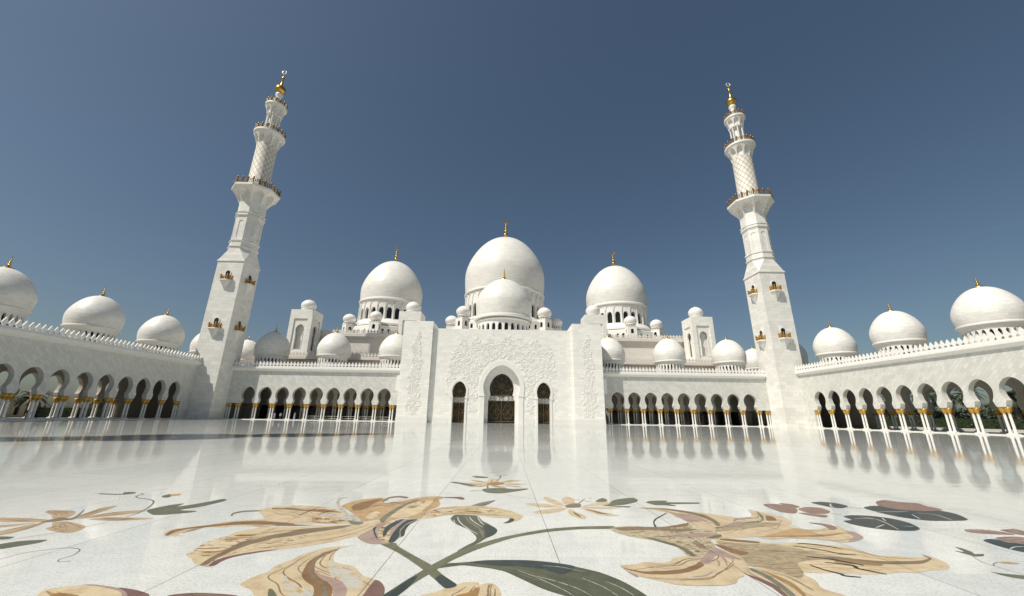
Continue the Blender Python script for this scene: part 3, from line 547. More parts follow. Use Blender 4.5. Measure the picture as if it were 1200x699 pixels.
(5,'petal','tan',1,0,[(2.202,8.436),(2.396,8.301),(2.614,8.036),(2.794,7.845),(2.652,7.78),(2.433,7.897),(2.279,8.155)]),
(5,'petal','tan',1,0,[(2.234,8.487),(2.495,8.55),(2.812,8.546),(3.024,8.496),(2.809,8.368),(2.455,8.37)]),
(5,'petal','tan',1,0,[(2.244,8.538),(2.507,8.812),(2.742,9.012),(2.93,8.999),(2.849,8.776),(2.565,8.656)]),
(5,'pistil','umber',2,0,[(1.927,8.604),(2.027,8.734),(2.186,8.85),(2.272,8.746),(2.212,8.486),(2.067,8.43),(1.936,8.443)]),
(5,'petal_stripe','brown',2,0,[(2.007,8.143),(2.037,8.01),(2.084,7.756),(2.043,7.697),(2.001,7.921)]),
(5,'petal_stripe','brown',2,0,[(2.273,8.342),(2.485,8.119),(2.644,7.906),(2.454,7.984)]),
(5,'leaf','leafolive',2,0,[(2.64,9.04),(2.757,9.28),(2.887,9.409),(2.929,9.23),(2.872,9.053),(2.736,8.989)]),
(5,'leaf','leafolive',2,0,[(2.693,8.663),(2.849,8.776),(3.01,9.117),(3.245,9.343),(3.56,9.472),(3.606,9.267),(3.491,9.028),(3.14,8.737),(2.885,8.652),(3.239,8.607),(3.161,8.503),(2.909,8.571)]),
(5,'tendril','redbrown',1,0.03,[(2.198,9.19),(2.341,9.174)]),
(5,'tendril','redbrown',1,0.03,[(2.181,8.689),(2.469,9.325)]),
(5,'tendril','redbrown',1,0.03,[(2.401,9.108),(2.531,9.034)]),
(5,'tendril','redbrown',1,0.03,[(2.562,9.354),(2.631,9.383)]),
(5,'leaf','leafolive',1,0,[(3.696,9.011),(3.864,9.175),(4.191,9.21),(4.192,9.123),(4.127,9.051),(4.819,9.053),(4.823,8.986),(4.716,8.914),(4.136,8.852),(4.218,8.752),(4.148,8.67),(4.003,8.741),(3.798,8.755)]),
(6,'petal','redbrown',1,0,[(6.118,8.915),(6.361,9.016),(6.6,8.851),(6.549,8.515),(6.246,8.149),(6.037,8.258),(6.05,8.605)]),
(6,'petal','redbrown',1,0,[(6.564,9.081),(6.786,9.002),(6.77,8.74),(6.596,8.631),(6.56,8.849)]),
(6,'petal','redbrown',1,0,[(6.568,8.516),(6.896,8.729),(7.146,8.658),(7.074,8.336),(6.812,8.145),(6.538,8.206)]),
(6,'petal','redbrown',1,0,[(6.335,8.197),(6.501,8.205),(6.753,8.027),(6.579,7.854),(6.391,8.012)]),
(6,'leaf','darkleaf',1,0,[(7.32,9.158),(7.629,9.268),(7.856,9.148),(7.873,8.862),(7.553,8.644),(7.389,8.77)]),
(6,'leaf_vein','white',2,0.03,[(7.683,9.084),(7.495,8.844),(7.466,8.723)]),
(6,'tendril','umber',1,0.03,[(7.746,8.737),(7.998,8.633)]),
(6,'tendril','umber',1,0.02,[(6.948,8.18),(7.099,8.043)]),
(7,'leaf','darkleaf',1,0,[(8.06,8.702),(8.401,8.906),(8.673,8.902),(8.939,8.547),(9.416,8.57),(9.487,8.264),(9.188,7.802),(8.825,7.709),(8.344,7.703),(8.085,7.918),(8.002,8.272)]),
(7,'leaf','darkgreen',2,0,[(8.23,8.208),(8.764,8.413),(8.451,8.002),(8.256,7.764),(8.129,7.892)]),
(7,'petal','redbrown',2,0,[(8.898,9.335),(9.291,9.553),(9.443,9.364),(9.736,9.246),(9.646,9.003),(9.614,8.611),(9.168,8.479),(8.826,8.51),(8.63,8.696),(8.601,8.951)]),
(7,'leaf_vein','white',3,0.02,[(8.539,8.192),(8.313,7.819)]),
(7,'leaf_vein','white',3,0.02,[(7.92,8.421),(8.338,8.394),(8.687,8.41)]),
(7,'leaf_vein','white',3,0.02,[(8.765,8.306),(8.982,8.168),(8.835,7.749)]),
(8,'leaf','darkleaf',1,0,[(6.995,7.94),(7.24,8.063),(7.567,8.035),(7.8,7.838),(7.819,7.518),(7.628,7.162),(7.376,7.022),(7.081,7.033),(6.794,7.187),(6.678,7.413),(6.728,7.625),(6.952,7.711)]),
(8,'leaf','darkgreen',2,0,[(7.364,7.322),(7.721,7.454),(7.62,7.183),(7.399,7.044),(7.135,7.056)]),
(8,'leaf_vein','white',3,0.02,[(7.088,7.809),(7.45,7.757),(7.2,7.091)]),
(8,'leaf_vein','white',3,0.02,[(7.661,7.873),(7.498,7.63)]),
(8,'leaf_vein','white',3,0.02,[(6.907,7.191),(7.246,7.4)]),
(8,'leaf_vein','white',3,0.02,[(7.356,7.956),(7.45,7.757)]),
(8,'leaf_vein','white',3,0.02,[(7.497,7.327),(7.635,7.274)]),
(9,'petal','redbrown',2,0,[(8.321,7.116),(8.492,7.154),(8.684,7.129),(8.831,7.038),(8.852,6.854),(8.607,6.858),(8.37,6.898),(8.24,6.986)]),
(9,'petal','redbrown',2,0,[(8.947,7.138),(9.156,7.178),(9.279,7.216),(9.292,7.086),(9.235,6.928),(8.955,6.828),(8.899,6.947)]),
(9,'petal','redbrown',2,0,[(8.276,6.661),(8.528,6.738),(8.747,6.745),(8.813,6.623),(8.445,6.346),(8.292,6.393),(8.237,6.506)]),
(9,'leaf','darkgreen',1,0,[(7.936,6.529),(8.13,6.612),(8.222,6.576),(8.223,6.442),(8.355,6.369),(8.324,6.194),(8.002,5.954),(7.867,5.995),(7.83,6.132),(7.849,6.328)]),
(9,'leaf_vein','white',3,0.02,[(7.846,6.133),(8.027,6.224),(8.198,6.249)]),
(9,'leaf','leafolive',1,0,[(7.132,6.198),(7.173,6.137),(7.135,5.997),(7.075,5.907),(7.2,5.91),(7.085,5.821),(6.955,5.805),(6.945,5.86),(6.935,6.037),(7.024,5.994)]),
(9,'tendril','umber',1,0.014,[(6.939,5.817),(6.802,5.591),(6.795,5.459),(6.794,5.315),(6.825,5.197)]),
(9,'tendril','umber',1,0.014,[(6.795,5.459),(6.876,5.535),(7.007,5.596)]),
(9,'bud','ochre',1,0,[(6.983,5.588),(7.151,5.619),(7.251,5.563),(7.142,5.523),(7.036,5.551)]),
(9,'leaf','leafolive',1,0,[(6.522,5.275),(6.574,5.225),(6.781,5.163),(6.902,5.134),(6.75,5.02),(6.572,5.079),(6.511,5.174)]),
(10,'petal','tandark',1,0,[(-7.49,7.257),(-7.18,7.25),(-6.64,7.171),(-6.569,7.019),(-6.941,7.004),(-7.204,7.022),(-7.632,7.131)]),
(10,'petal','tandark',1,0,[(-6.624,6.401),(-6.594,6.52),(-6.566,6.687),(-6.545,6.954),(-6.476,7.023),(-6.345,6.695),(-6.305,6.427),(-6.349,6.319),(-6.42,6.272)]),
(10,'petal','tandark',1,0,[(-6.959,6.82),(-6.769,6.9),(-6.591,6.953),(-6.694,6.795),(-6.816,6.703)]),
(10,'petal','tandark',1,0,[(-7.207,7.649),(-7.277,7.798),(-7.033,7.773),(-6.877,7.78),(-6.653,7.617),(-6.481,7.352),(-6.47,7.198),(-6.696,7.291),(-6.861,7.442)]),
(10,'petal','tandark',1,0,[(-6.375,7.008),(-6.225,7.061),(-5.989,6.976),(-5.635,6.782),(-5.514,6.518),(-5.631,6.458),(-6.082,6.645),(-6.148,6.789)]),
(10,'petal','tandark',1,0,[(-6.35,7.203),(-6.442,7.514),(-6.579,7.978),(-6.484,8.175),(-6.362,7.926),(-6.237,7.415)]),
(10,'petal','tandark',1,0,[(-6.254,7.207),(-6.189,7.471),(-6.091,7.699),(-5.811,7.83),(-5.644,7.838),(-5.66,7.661),(-5.889,7.43)]),
(10,'petal','tandark',1,0,[(-6.037,7.216),(-5.86,7.347),(-5.379,7.346),(-5.068,7.307),(-5.248,7.199),(-5.607,7.135)]),
(10,'pistil','umber',2,0,[(-6.561,7.0),(-6.59,7.194),(-6.526,7.298),(-6.329,7.255),(-6.664,7.731),(-6.8,7.905),(-6.638,7.732),(-6.254,7.207),(-6.341,7.125),(-6.429,7.025)]),
(10,'petal_stripe','mauve',2,0.02,[(-6.198,6.968),(-5.967,6.796),(-5.675,6.553)]),
(10,'petal_stripe','brown',2,0.03,[(-6.383,7.356),(-6.457,7.741),(-6.553,7.979)]),
(10,'leaf','leafolive',1,0,[(-6.344,6.245),(-6.279,6.262),(-6.077,6.254),(-6.031,6.161),(-6.112,6.124)]),
(10,'leaf','leafolive',1,0,[(-5.914,5.863),(-5.89,5.941),(-5.791,6.065),(-5.505,6.143),(-5.463,5.994),(-5.57,5.842),(-5.653,5.747)]),
(10,'tendril','umber',1,0.012,[(-6.031,6.057),(-5.866,6.275),(-5.733,6.471),(-5.627,6.809),(-5.586,7.087)]),
(10,'tendril','umber',1,0.014,[(-5.221,5.392),(-5.204,5.612),(-5.053,5.734),(-4.907,5.817),(-4.741,5.791),(-4.633,5.715),(-4.543,5.545),(-4.548,5.409),(-4.475,5.333),(-4.353,5.346)]),
(10,'leaf','leafolive',1,0,[(-5.643,7.838),(-5.661,8.022),(-5.592,8.287),(-5.441,8.432),(-5.35,8.165),(-5.145,8.519),(-5.022,8.87),(-4.87,8.785),(-4.853,8.534),(-4.968,8.119),(-5.111,7.899),(-4.761,7.843),(-4.782,7.724),(-4.931,7.637),(-5.077,7.552),(-5.281,7.543)]),
(10,'leaf','leafolive',1,0,[(-7.903,9.301),(-7.404,9.261),(-7.527,9.467),(-7.304,9.48),(-7.184,9.309),(-7.328,9.179),(-7.745,9.206)]),
(10,'tendril','umber',2,0.03,[(-5.59,7.39),(-5.626,7.663),(-5.848,8.141),(-6.116,8.54),(-6.371,8.749),(-6.71,8.886),(-6.892,9.037),(-6.966,9.287),(-7.102,9.367)]),
(10,'bud','leafolive',1,0,[(-6.425,9.114),(-6.429,9.319),(-6.239,9.125),(-6.174,8.964),(-6.28,8.958)]),
(10,'bud','ochre',1,0,[(-6.396,9.286),(-6.233,9.366),(-6.135,9.198),(-6.22,9.109)]),
(11,'petal','pale',1,0,[(-3.77,4.504),(-3.793,4.593),(-3.679,4.657),(-3.483,4.711),(-3.244,4.658),(-3.054,4.588),(-2.886,4.454),(-2.628,4.201),(-3.484,4.189)]),
(11,'petal_stripe','mauve',2,0,[(-3.564,4.697),(-3.452,4.711),(-3.166,4.641),(-2.976,4.535),(-2.823,4.385),(-2.866,4.384),(-3.052,4.552),(-3.336,4.656)]),
(11,'petal_tip','maroon',1,0,[(-3.15,4.641),(-2.923,4.59),(-2.708,4.488),(-2.694,4.387),(-2.809,4.385),(-2.96,4.518)]),
(11,'petal_stripe','ochrebrown',2,0,[(-3.634,4.489),(-3.55,4.508),(-3.351,4.46),(-3.338,4.377),(-3.494,4.374)]),
(11,'petal','maroon',1,0,[(-2.52,4.46),(-2.454,4.509),(-2.294,4.537),(-2.036,4.517),(-1.842,4.468),(-1.718,4.275),(-2.374,4.265)]),
]

# ================================================================== SETTING: ground and courtyard floor
mb = MB(); mb.add([(-3000, -3000, -0.16), (3000, -3000, -0.16), (3000, 3000, -0.16), (-3000, 3000, -0.16)], [(0, 1, 2, 3)])
def ground_mat():
    m, nt, b = new_mat('garden_paving_and_lawn'); vec, s = obj_xyz(nt)
    n = noise(nt, vec, 0.03, 5); n2 = noise(nt, vec, 1.5, 4)
    col = ramp(nt, n, [(0.40, (0.30, 0.27, 0.22)), (0.50, (0.34, 0.31, 0.26)), (0.56, (0.06, 0.08, 0.035))])
    col = mixc(nt, 1.0, col, ramp(nt, n2, [(0.3, (0.85,)*3), (0.7, (1.05,)*3)]), 'MULTIPLY')
    nt.links.new(col, b.inputs['Base Color']); b.inputs['Roughness'].default_value = 0.9; return m
g = mb.build('ground', ground_mat()); tag(g, 'pale garden ground beyond the arcades', kind='structure')
mb = MB(); mb.add([(-74.2, -60, 0), (74.2, -60, 0), (74.2, 104, 0), (-74.2, 104, 0)], [(0, 1, 2, 3)])
fl = mb.build('courtyard_floor', MT['floor']); tag(fl, 'polished white marble courtyard floor', kind='structure')

# ================================================================== ARCADES
def parapet(mb, mp, u0, u1, z, sp=0.86, k=1.0, d0=-0.36, d1=-0.18):
    mb.box(u0, u1, d0-0.04, d1+0.04, z-0.02, z+0.36*k, mp)
    n = max(1, int(round((u1-u0)/sp))); sp = (u1-u0)/n
    sh = [(0.24, 0.30), (0.15, 0.44), (0.26, 0.58), (0.495, 0.76), (0.43, 0.92), (0.27, 1.17), (0.0, 1.62)]
    for i in range(n):
        c = u0+sp*(i+0.5)
        pts = [(c-x*sp/1.02, z+y*k) for x, y in sh] + [(c+x*sp/1.02, z+y*k) for x, y in reversed(sh[:-1])]
        mb.prism(pts, d0, d1, mp)

PIL = {}
def pillar_meshes(zf):
    if zf in PIL: return PIL[zf]
    a = MB(); a.box(-0.60, 0.60, -0.36, 0.36, 0.10, 0.26); i_ = MB(); i_.box(-0.55, 0.55, -0.41, 0.41, 3.82*zf, 3.96*zf)
    b = MB(); b.lathe([(0.235, 0.25), (0.235, 0.33), (0.185, 0.40), (0.168, 0.46), (0.155, 3.10*zf)], 14)
    c = MB(); c.lathe([(0.16, 2.92*zf), (0.22, 2.96*zf), (0.19, 3.03*zf), (0.29, 3.16*zf), (0.35, 3.40*zf), (0.365, 3.62*zf), (0.33, 3.78*zf), (0.25, 3.84*zf)], 24,
                      rf=lambda a_, z: 1+0.10*abs(math.sin(3*a_ + (PI/6 if z > 3.4*zf else 0))))
    PIL[zf] = (a.mesh('pillar', MT['plinth']), b.mesh('column', MT['column'], 40), c.mesh('capital', MT['capgold'], 60), i_.mesh('impost', MT['plinth'])); return PIL[zf]
def pillar(parent, x, y, zf, offs, rz=0.0):
    pm, cm, km, im = pillar_meshes(zf)
    p = link('pillar', pm, parent, (x, y, 0)); p.rotation_euler = (0, 0, rz); link('impost', im, p)
    for dx, dy in offs:
        link('column', cm, p, (dx, dy, 0)); link('capital', km, p, (dx, dy, 0))
PAIR = [(-0.31, 0.0), (0.31, 0.0)]

ADM = {}
def arcade_dome(parent, x, y, zs):
    if not ADM:
        d = MB(); d.lathe(onion(4.36, 18.75, 16.90, 23.55, 4.10), 64); ADM['dome'] = d.mesh('dome', MT['dome'], 60)
        r = MB(); r.lathe([(3.2, 15.95), (3.80, 15.95), (3.85, 16.15), (4.04, 16.50), (4.29, 16.64), (4.31, 16.84), (4.14, 16.94), (3.6, 16.94)], 64); ADM['moulding'] = r.mesh('moulding', MT['white'], 35)
        w = MB(); drum_wall(w, 3.74, 0.5, 12.35, 15.97, 27, 0.52, 15.35, 15.80, 12.9); ADM['drum'] = w.mesh('drum', MT['white'])
        g = MB(); g.lathe([(3.1, 12.36), (3.1, 16.38)], 40); ADM['glazing'] = g.mesh('glazing', MT['drumglass'], 40)
        ADM['finial'] = finial_mesh(2.35, 0.82)
    o = link('dome', ADM['dome'], parent, (x, y, zs))
    for k in ('moulding', 'drum', 'glazing'): link(k, ADM[k], o)
    link('finial', ADM['finial'], o, (0, 0, 23.52)); return o
MT['drumglass'] = simple('smoked_drum_glass', (0.030, 0.022, 0.022), 0.2, 0, 0.2, 1.0)

def arcade(label, mp, u0, u1, piers, zf, depth, group, xy, rows, domes, uwall=None, back=None, rz=0.0, zs=0.0, pz=1.0, inner_end=None):
    t = thing('arcade', label, 'arcade', group=group)
    zc = 3.9*zf; ztop = 12.25*zf
    def wall_outline(e0, e1, solid_to):
        ps = sorted(piers); out = [(e0, zc)]
        for a, b in zip(ps[:-1], ps[1:]):
            s = b-a
            out += horseshoe((a+b)/2, zc, s/2-0.565, 4.75*zf, 1.24*s/4.236, 6.22*zf, 1.67*s/4.236, 7.92*zf)
        if solid_to is not None: out += [(ps[-1]+0.56, zc), (ps[-1]+0.56, 0.05)]; out += [(e1, 0.05)]
        else: out += [(e1, zc)]
        return out + [(e1, ztop), (e0, ztop)]
    w = MB(); w.prism(wall_outline(u0, u1, uwall), 0.0, 0.9, mp); w.build('facade_wall', MT['diamond'], t)
    for d in rows:
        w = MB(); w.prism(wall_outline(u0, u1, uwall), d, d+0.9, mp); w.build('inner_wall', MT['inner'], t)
    c = MB(); c.box(u0, u1, -0.66, 0.05, 12.34*zf, 12.72*zf, mp)
    c.add([mp(u, d, z*zf) for u in (u0+0.01, u1-0.01) for d, z in ((-0.58, 12.35), (-0.42, 12.14), (0.03, 11.80), (0.03, 12.35))], [(0, 1, 2, 3), (7, 6, 5, 4), (0, 4, 5, 1), (1, 5, 6, 2), (2, 6, 7, 3), (3, 7, 4, 0)])
    co = c.build('cornice', MT['white'], t)
    p = MB(); parapet(p, mp, u0, u1, 12.72*zf); p.build('parapet', MT['white'], t)
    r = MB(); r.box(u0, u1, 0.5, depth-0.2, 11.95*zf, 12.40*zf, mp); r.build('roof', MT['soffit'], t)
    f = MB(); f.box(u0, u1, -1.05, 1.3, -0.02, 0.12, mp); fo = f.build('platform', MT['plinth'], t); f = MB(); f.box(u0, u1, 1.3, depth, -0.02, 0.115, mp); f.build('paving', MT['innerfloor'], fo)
    for pu in piers:
        x, y = xy(pu, 0.45); pillar(t, x, y, zf, PAIR, rz)
        for d in rows:
            x, y = xy(pu, d+0.45); pillar(t, x, y, zf, PAIR, rz)
    for (x, y) in domes:
        o = arcade_dome(t, x, y, zs)
        if rz: o.scale = (0.975, 0.975, 1.0)
    return t

WY = 101.4
for s in (-1, 1):
    mpw = lambda u, d, z, s=s: (s*u, WY+d, z)
    piers = [27.47+4.236*k for k in range(10)]
    lab = ('white arcade left of the gateway, shaded at its outer end by the minaret' if s < 0 else 'white arcade right of the gateway, shaded only beside the gateway')
    t = arcade(lab, mpw, 24.9, 73.4, piers, 1.0, 14.0, 'arcades round the courtyard', lambda u, d, s=s: (s*u, WY+d), [6.6], [(s*30.0, 109.0), (s*47.0, 109.0), (s*64.0, 109.0)])
    # back wall with dark doorways
    b = MB(); zz = 0.1
    edges = [24.9]
    b.box(24.9, 73.4, 13.2, 14.0, 3.7, 12.0, mpw)
    pn = MB()
    for k in range(11):
        u = 25.35+4.236*k; b.box(u, u+1.1, 13.2, 14.0, 0.1, 3.7, mpw)
        if k < 10: pn.box(u+1.1, u+4.236, 13.5, 13.6, 0.1, 3.7, mpw)
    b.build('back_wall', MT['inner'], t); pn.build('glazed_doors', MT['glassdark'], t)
    # white barrier rails between the columns
    rl = MB()
    for k in range(5 if s < 0 else 0):
        u0_, u1_ = piers[k]+0.5, piers[k+1]-0.5
        for z in (0.5, 1.0): rl.tube([mpw(u0_, 0.9, z), mpw(u1_, 0.9, z)], 0.03, 5)
        for u in (u0_, (u0_+u1_)/2, u1_): rl.tube([mpw(u, 0.9, 0.1), mpw(u, 0.9, 1.02)], 0.03, 5)
    if s < 0: rl.build('guard_rail', MT['white'], t)
    # end pier by the minaret
    pillar(t, s*67.75, WY+0.45, 1.0, PAIR)

XA = 73.5
for s in (-1, 1):
    mps = lambda u, d, z, s=s: (s*(XA+d), u, z)
    piers = [93.14-3.94*k for k in range(16)]
    lab = ('long arcade in shade down the left side of the courtyard' if s < 0 else 'long sunlit arcade down the right side of the courtyard')
    arcade(lab, mps, 32.0, 132.0, piers, 1.03, 15.0, 'arcades round the courtyard', lambda u, d, s=s: (s*(XA+d), u), [13.8],
           [(s*81.0, 29.7+15.74*k) for k in range(1, 7)], uwall=132.0, rz=PI/2, zs=0.25)

# ================================================================== GATEWAY (entrance portal)
pt = thing('entrance_gateway', 'tall white marble gateway with carved flowers and three dark arched doors', 'gateway')
PY = 97.0; CY = 97.9
def door_arch(hw, zsp, bulge, zc, zt, n=10):
    """bottom-left to bottom-right outline of a tall keyhole door"""
    L = [(hw, 0.0), (hw, zsp-0.12)]
    a0 = math.acos(hw/bulge)
    for i in range(n+1):
        a = -a0 + (a0+0.0)*i/n; L.append((bulge*math.cos(a), zc + (zc-zsp)*math.sin(a)/math.sin(a0)))
    H = zt-zc
    for i in range(1, n+3):
        a = PI/2*i/(n+3); t = i/(n+3); L.append((bulge*math.cos(a)*(1-0.05*math.sin(2*a)), zc+H*(0.93*math.sin(a)+0.07*t**3)))
    return [(-x, z) for x, z in L] + [(0, zt)] + [(x, z) for x, z in reversed(L)]
DM = door_arch(4.18, 6.55, 4.52, 8.65, 13.85); DMo = door_arch(5.35, 6.55, 5.62, 8.65, 15.0)
DS = door_arch(1.50, 6.05, 1.72, 7.5, 9.75); DSo = door_arch(1.98, 6.05, 2.24, 7.5, 10.4)
sh = lambda L, dx: [(x+dx, z) for x, z in L]
SX = 10.38
mpp = lambda u, d, z: (u, CY+d, z)
out = [(-17.7, -0.02)] + sh(DS, -SX) + DM + sh(DS, SX) + [(17.7, -0.02), (17.7, 22.9), (-17.7, 22.9)]
out = [(u, z-0.02 if z == 0.0 else z) for u, z in out]
w = MB(); w.prism(out, 0.0, 2.6, mpp); w.box(-17.6, 17.6, 2.65, 16.5, 16.0, 22.85, mpp); w.box(-17.6, -13.0, 2.65, 16.5, 0, 16.0, mpp); w.box(13.0, 17.6, 2.65, 16.5, 0, 16.0, mpp)
w.box(-13.0, 13.0, 12, 16.5, 0, 16.0, mpp)
w.build('gateway_wall', MT['ashlar'], pt)
for s in (-1, 1):
    a, b = sorted((s*17.705, s*25.0))
    w = MB(); w.box(a, b, PY, PY+4.38, -0.02, 24.55); w.box(a, b, PY+4.385, PY+8.0, 12.5, 24.5)
    py = w.build('pylon', MT['ashlar'], pt)
    w = MB(); a2, b2 = sorted((s*17.60, s*25.07)); w.box(a2, b2, PY-0.07, PY+0.3, -0.02, 1.05); w.build('base_course', MT['plinth'], py)
    w = MB(); e = s*25.0; x0, x1 = sorted((e-0.05*s, e+0.85*s)); w.box(x0, x1, PY+0.6, PY+0.95, 7.2, 10.9); w.box(min(e, e+s*0.5), max(e, e+s*0.5), PY+1.3, PY+1.5, 8.5, 10.4)
    w.build('wall_light_bracket', MT['white'], py)
w = MB()
for a, b in ((-17.55, -12.7), (-8.05, -5.5), (5.5, 8.05), (12.7, 17.55)): w.box(a, b, CY-0.06, CY+0.2, -0.02, 1.05)
w.build('base_course', MT['plinth'], pt)
def surround(inner, outer, dx, name, z_imp, hwi, hwo):
    o = MB(); pts = sh(outer, dx) + list(reversed(sh(inner, dx)))
    o.prism(pts, -0.16, 0.06, mpp)
    for q in (-1, 1):
        a, b = sorted((dx+q*(hwi-0.06), dx+q*(hwo+0.22))); o.box(a, b, -0.27, 0.10, z_imp-0.32, z_imp+0.05, mpp)
    return o.build(name, MT['white'], pt)
surround(DM, DMo, 0, 'door_surround', 6.55, 4.18, 5.35)
for s in (-1, 1): surround(DS, DSo, s*SX, 'door_surround', 6.0, 1.5, 1.98)
# inner stepped jamb of the main arch
o = MB(); pts = [(x*1.01, z) for x, z in DM] 
inner = [(-3.32, 0.0), (-3.32, 5.2), (-2.95, 6.5)] + [p for p in door_arch(2.72, 6.6, 3.0, 8.5, 11.9) if p[1] > 6.5] + [(2.95, 6.5), (3.32, 5.2), (3.32, 0.0)]
o.prism(DM[:1] + [(x*1.012, z+0.03) for x, z in DM[1:-1]] + DM[-1:] + list(reversed(inner)), 1.7, 2.3, mpp); o.build('door_jamb', MT['white'], pt)
def circ(cx, cz, r, y, n=20): return [(cx+r*math.cos(2*PI*k/n), y, cz+r*math.sin(2*PI*k/n)) for k in range(n)]
def door(dx, hw, ztop, zband0, zband1, zr, R, y, outline):
    d = MB(); d.prism([(u+dx, z) for u, z in outline], y, y+0.08, lambda u, dd, z: (u, dd, z)); do = d.build('door', MT['glassdark'], pt)
    w_ = MB(); w_.box(dx-hw+0.02, dx+hw-0.02, y-0.05, y-0.015, zband0, zband1); w_.build('transom_panel', MT['lattice'], do)
    g = MB(); yy = y-0.09
    g.tube([(dx, yy, 0.1), (dx, yy, zband0)], 0.10, 6)
    for q in (-1, 1): g.tube([(dx+q*(hw-0.05), yy, 0.1), (dx+q*(hw-0.05), yy, zband1)], 0.07, 6)
    for z in (0.35, zband0, zband1): g.tube([(dx-hw, yy, z), (dx+hw, yy, z)], 0.07, 6)
    for k in range(8):                                     # rose of overlapping petals over the transom
        a = 2*PI*k/8; g.tube(circ(dx+R*0.52*math.cos(a), zr+R*0.52*math.sin(a), R*0.46, yy), 0.045, 5, True)
    g.tube(circ(dx, zr, R*0.22, yy), 0.05, 5, True); g.tube(circ(dx, zr, R*0.98, yy, 32), 0.06, 5, True)
    for q in (-1, 1):                                      # curling stems on each leaf
        cx = dx+q*hw*0.5; hz = zband0*0.5
        for k in range(6):
            a = 2*PI*k/6; g.tube(circ(cx+hw*0.22*math.cos(a), hz+hw*0.30*math.sin(a), hw*0.22, yy, 14), 0.035, 5, True)
        for q2 in (-1, 1):
            pts = [(cx+q2*hw*0.42*math.sin(PI*i/12)*(1-0.3*i/12), yy, 0.4+(zband0-0.5)*i/12) for i in range(13)]; g.tube(pts, 0.04, 5)
            pts = [(cx+q2*hw*0.20*math.sin(2*PI*i/12), yy, 0.4+(zband0-0.5)*i/12) for i in range(13)]; g.tube(pts, 0.035, 5)
    nb = max(2, int(hw*1.2))
    for k in range(nb): g.tube(circ(dx-hw+(k+0.5)*2*hw/nb, (zband0+zband1)/2, (zband1-zband0)*0.46, yy, 14), 0.05, 5, True); 
    for k in range(nb): g.tube([(dx-hw+k*2*hw/nb, yy, zband0), (dx-hw+(k+1)*2*hw/nb, yy, zband1)], 0.03, 5); g.tube([(dx-hw+k*2*hw/nb, yy, zband1), (dx-hw+(k+1)*2*hw/nb, yy, zband0)], 0.03, 5)
    g.build('tracery', MT['tracery'], do, 50)
door(0, 3.30, 12.0, 5.2, 6.5, 8.9, 2.75, CY+2.0, [(x*0.999, z) for x, z in [(-3.4, 0.0), (-3.4, 5.2), (-3.1, 6.5), (-3.1, 8.5), (-2.6, 10.6), (0, 12.0), (2.6, 10.6), (3.1, 8.5), (3.1, 6.5), (3.4, 5.2), (3.4, 0.0)]])
for s in (-1, 1): door(s*SX, 1.62, 9.4, 4.6, 6.0, 7.5, 1.55, CY+1.6, [(-1.9, 0), (-1.9, 9.9), (1.9, 9.9), (1.9, 0)])

# carved flower relief: raised leaves and curling stems
def relief(name, yface, inside, bounds, nleaf, nstem, size, seed, parent):
    rnd = random.Random(seed); m = MB(); x0, x1, z0, z1 = bounds
    def leaf(cx, cz, L, Wd, a, h):
        ca, sa = math.cos(a), math.sin(a)
        P = [(0, 0), (0.25, 0.8), (0.6, 0.9), (1, 0), (0.6, -0.9), (0.25, -0.8)]
        vs = []
        for (u, v) in P:
            x = u*L; z = v*Wd*0.5; vs.append((cx+x*ca-z*sa, yface-0.015-h*0.35, cz+x*sa+z*ca))
        vs2 = [(x, yface+0.05, z) for (x, y, z) in vs]
        rid = [(cx+0.3*L*ca, yface-h, cz+0.3*L*sa), (cx+0.65*L*ca, yface-h*0.9, cz+0.65*L*sa)]
        v = vs+vs2+rid
        f = [(0, 1, 12), (1, 2, 13, 12), (2, 3, 13), (3, 4, 13), (4, 5, 12, 13), (5, 0, 12)] + [(i, (i+1) % 6, (i+1) % 6+6, i+6) for i in range(6)]
        m.add(v, f)
    k = 0; tries = 0
    while k < nstem and tries < 6000:
        tries += 1; x = rnd.uniform(x0, x1); z = rnd.uniform(z0, z1)
        if not inside(x, z): continue
        k += 1; a = rnd.uniform(0.6, 2.5); cur = rnd.choice((-1, 1))*rnd.uniform(0.15, 0.5); pts = []
        for i in range(14):
            if not inside(x, z): break
            pts.append((x, yface-0.02, z))
            if i % 2: 
                for q in (-1, 1): leaf(x, z, size*rnd.uniform(0.5, 0.95), size*rnd.uniform(0.22, 0.40), a+q*rnd.uniform(0.5, 1.2), rnd.uniform(0.05, 0.10))
            x += 0.42*size/0.7*math.cos(a); z += 0.42*size/0.7*math.sin(a); a += cur*rnd.uniform(0.3, 1.4)
        if len(pts) > 2: m.tube(pts, 0.04, 5)
        if len(pts) > 6:
            fx, _, fz = pts[-1]; n = rnd.choice((5, 6, 8)); R = size*rnd.uniform(0.55, 0.9)
            for i in range(n): leaf(fx, fz, R, R*0.55, 2*PI*i/n+0.3, 0.10)
    k = 0; tries = 0
    while k < nleaf and tries < 20000:
        tries += 1; x = rnd.uniform(x0, x1); z = rnd.uniform(z0, z1)
        if inside(x, z): k += 1; leaf(x, z, size*rnd.uniform(0.4, 0.8), size*rnd.uniform(0.18, 0.35), rnd.uniform(0, 2*PI), rnd.uniform(0.04, 0.08))
    return m.build(name, MT['relief'], parent)
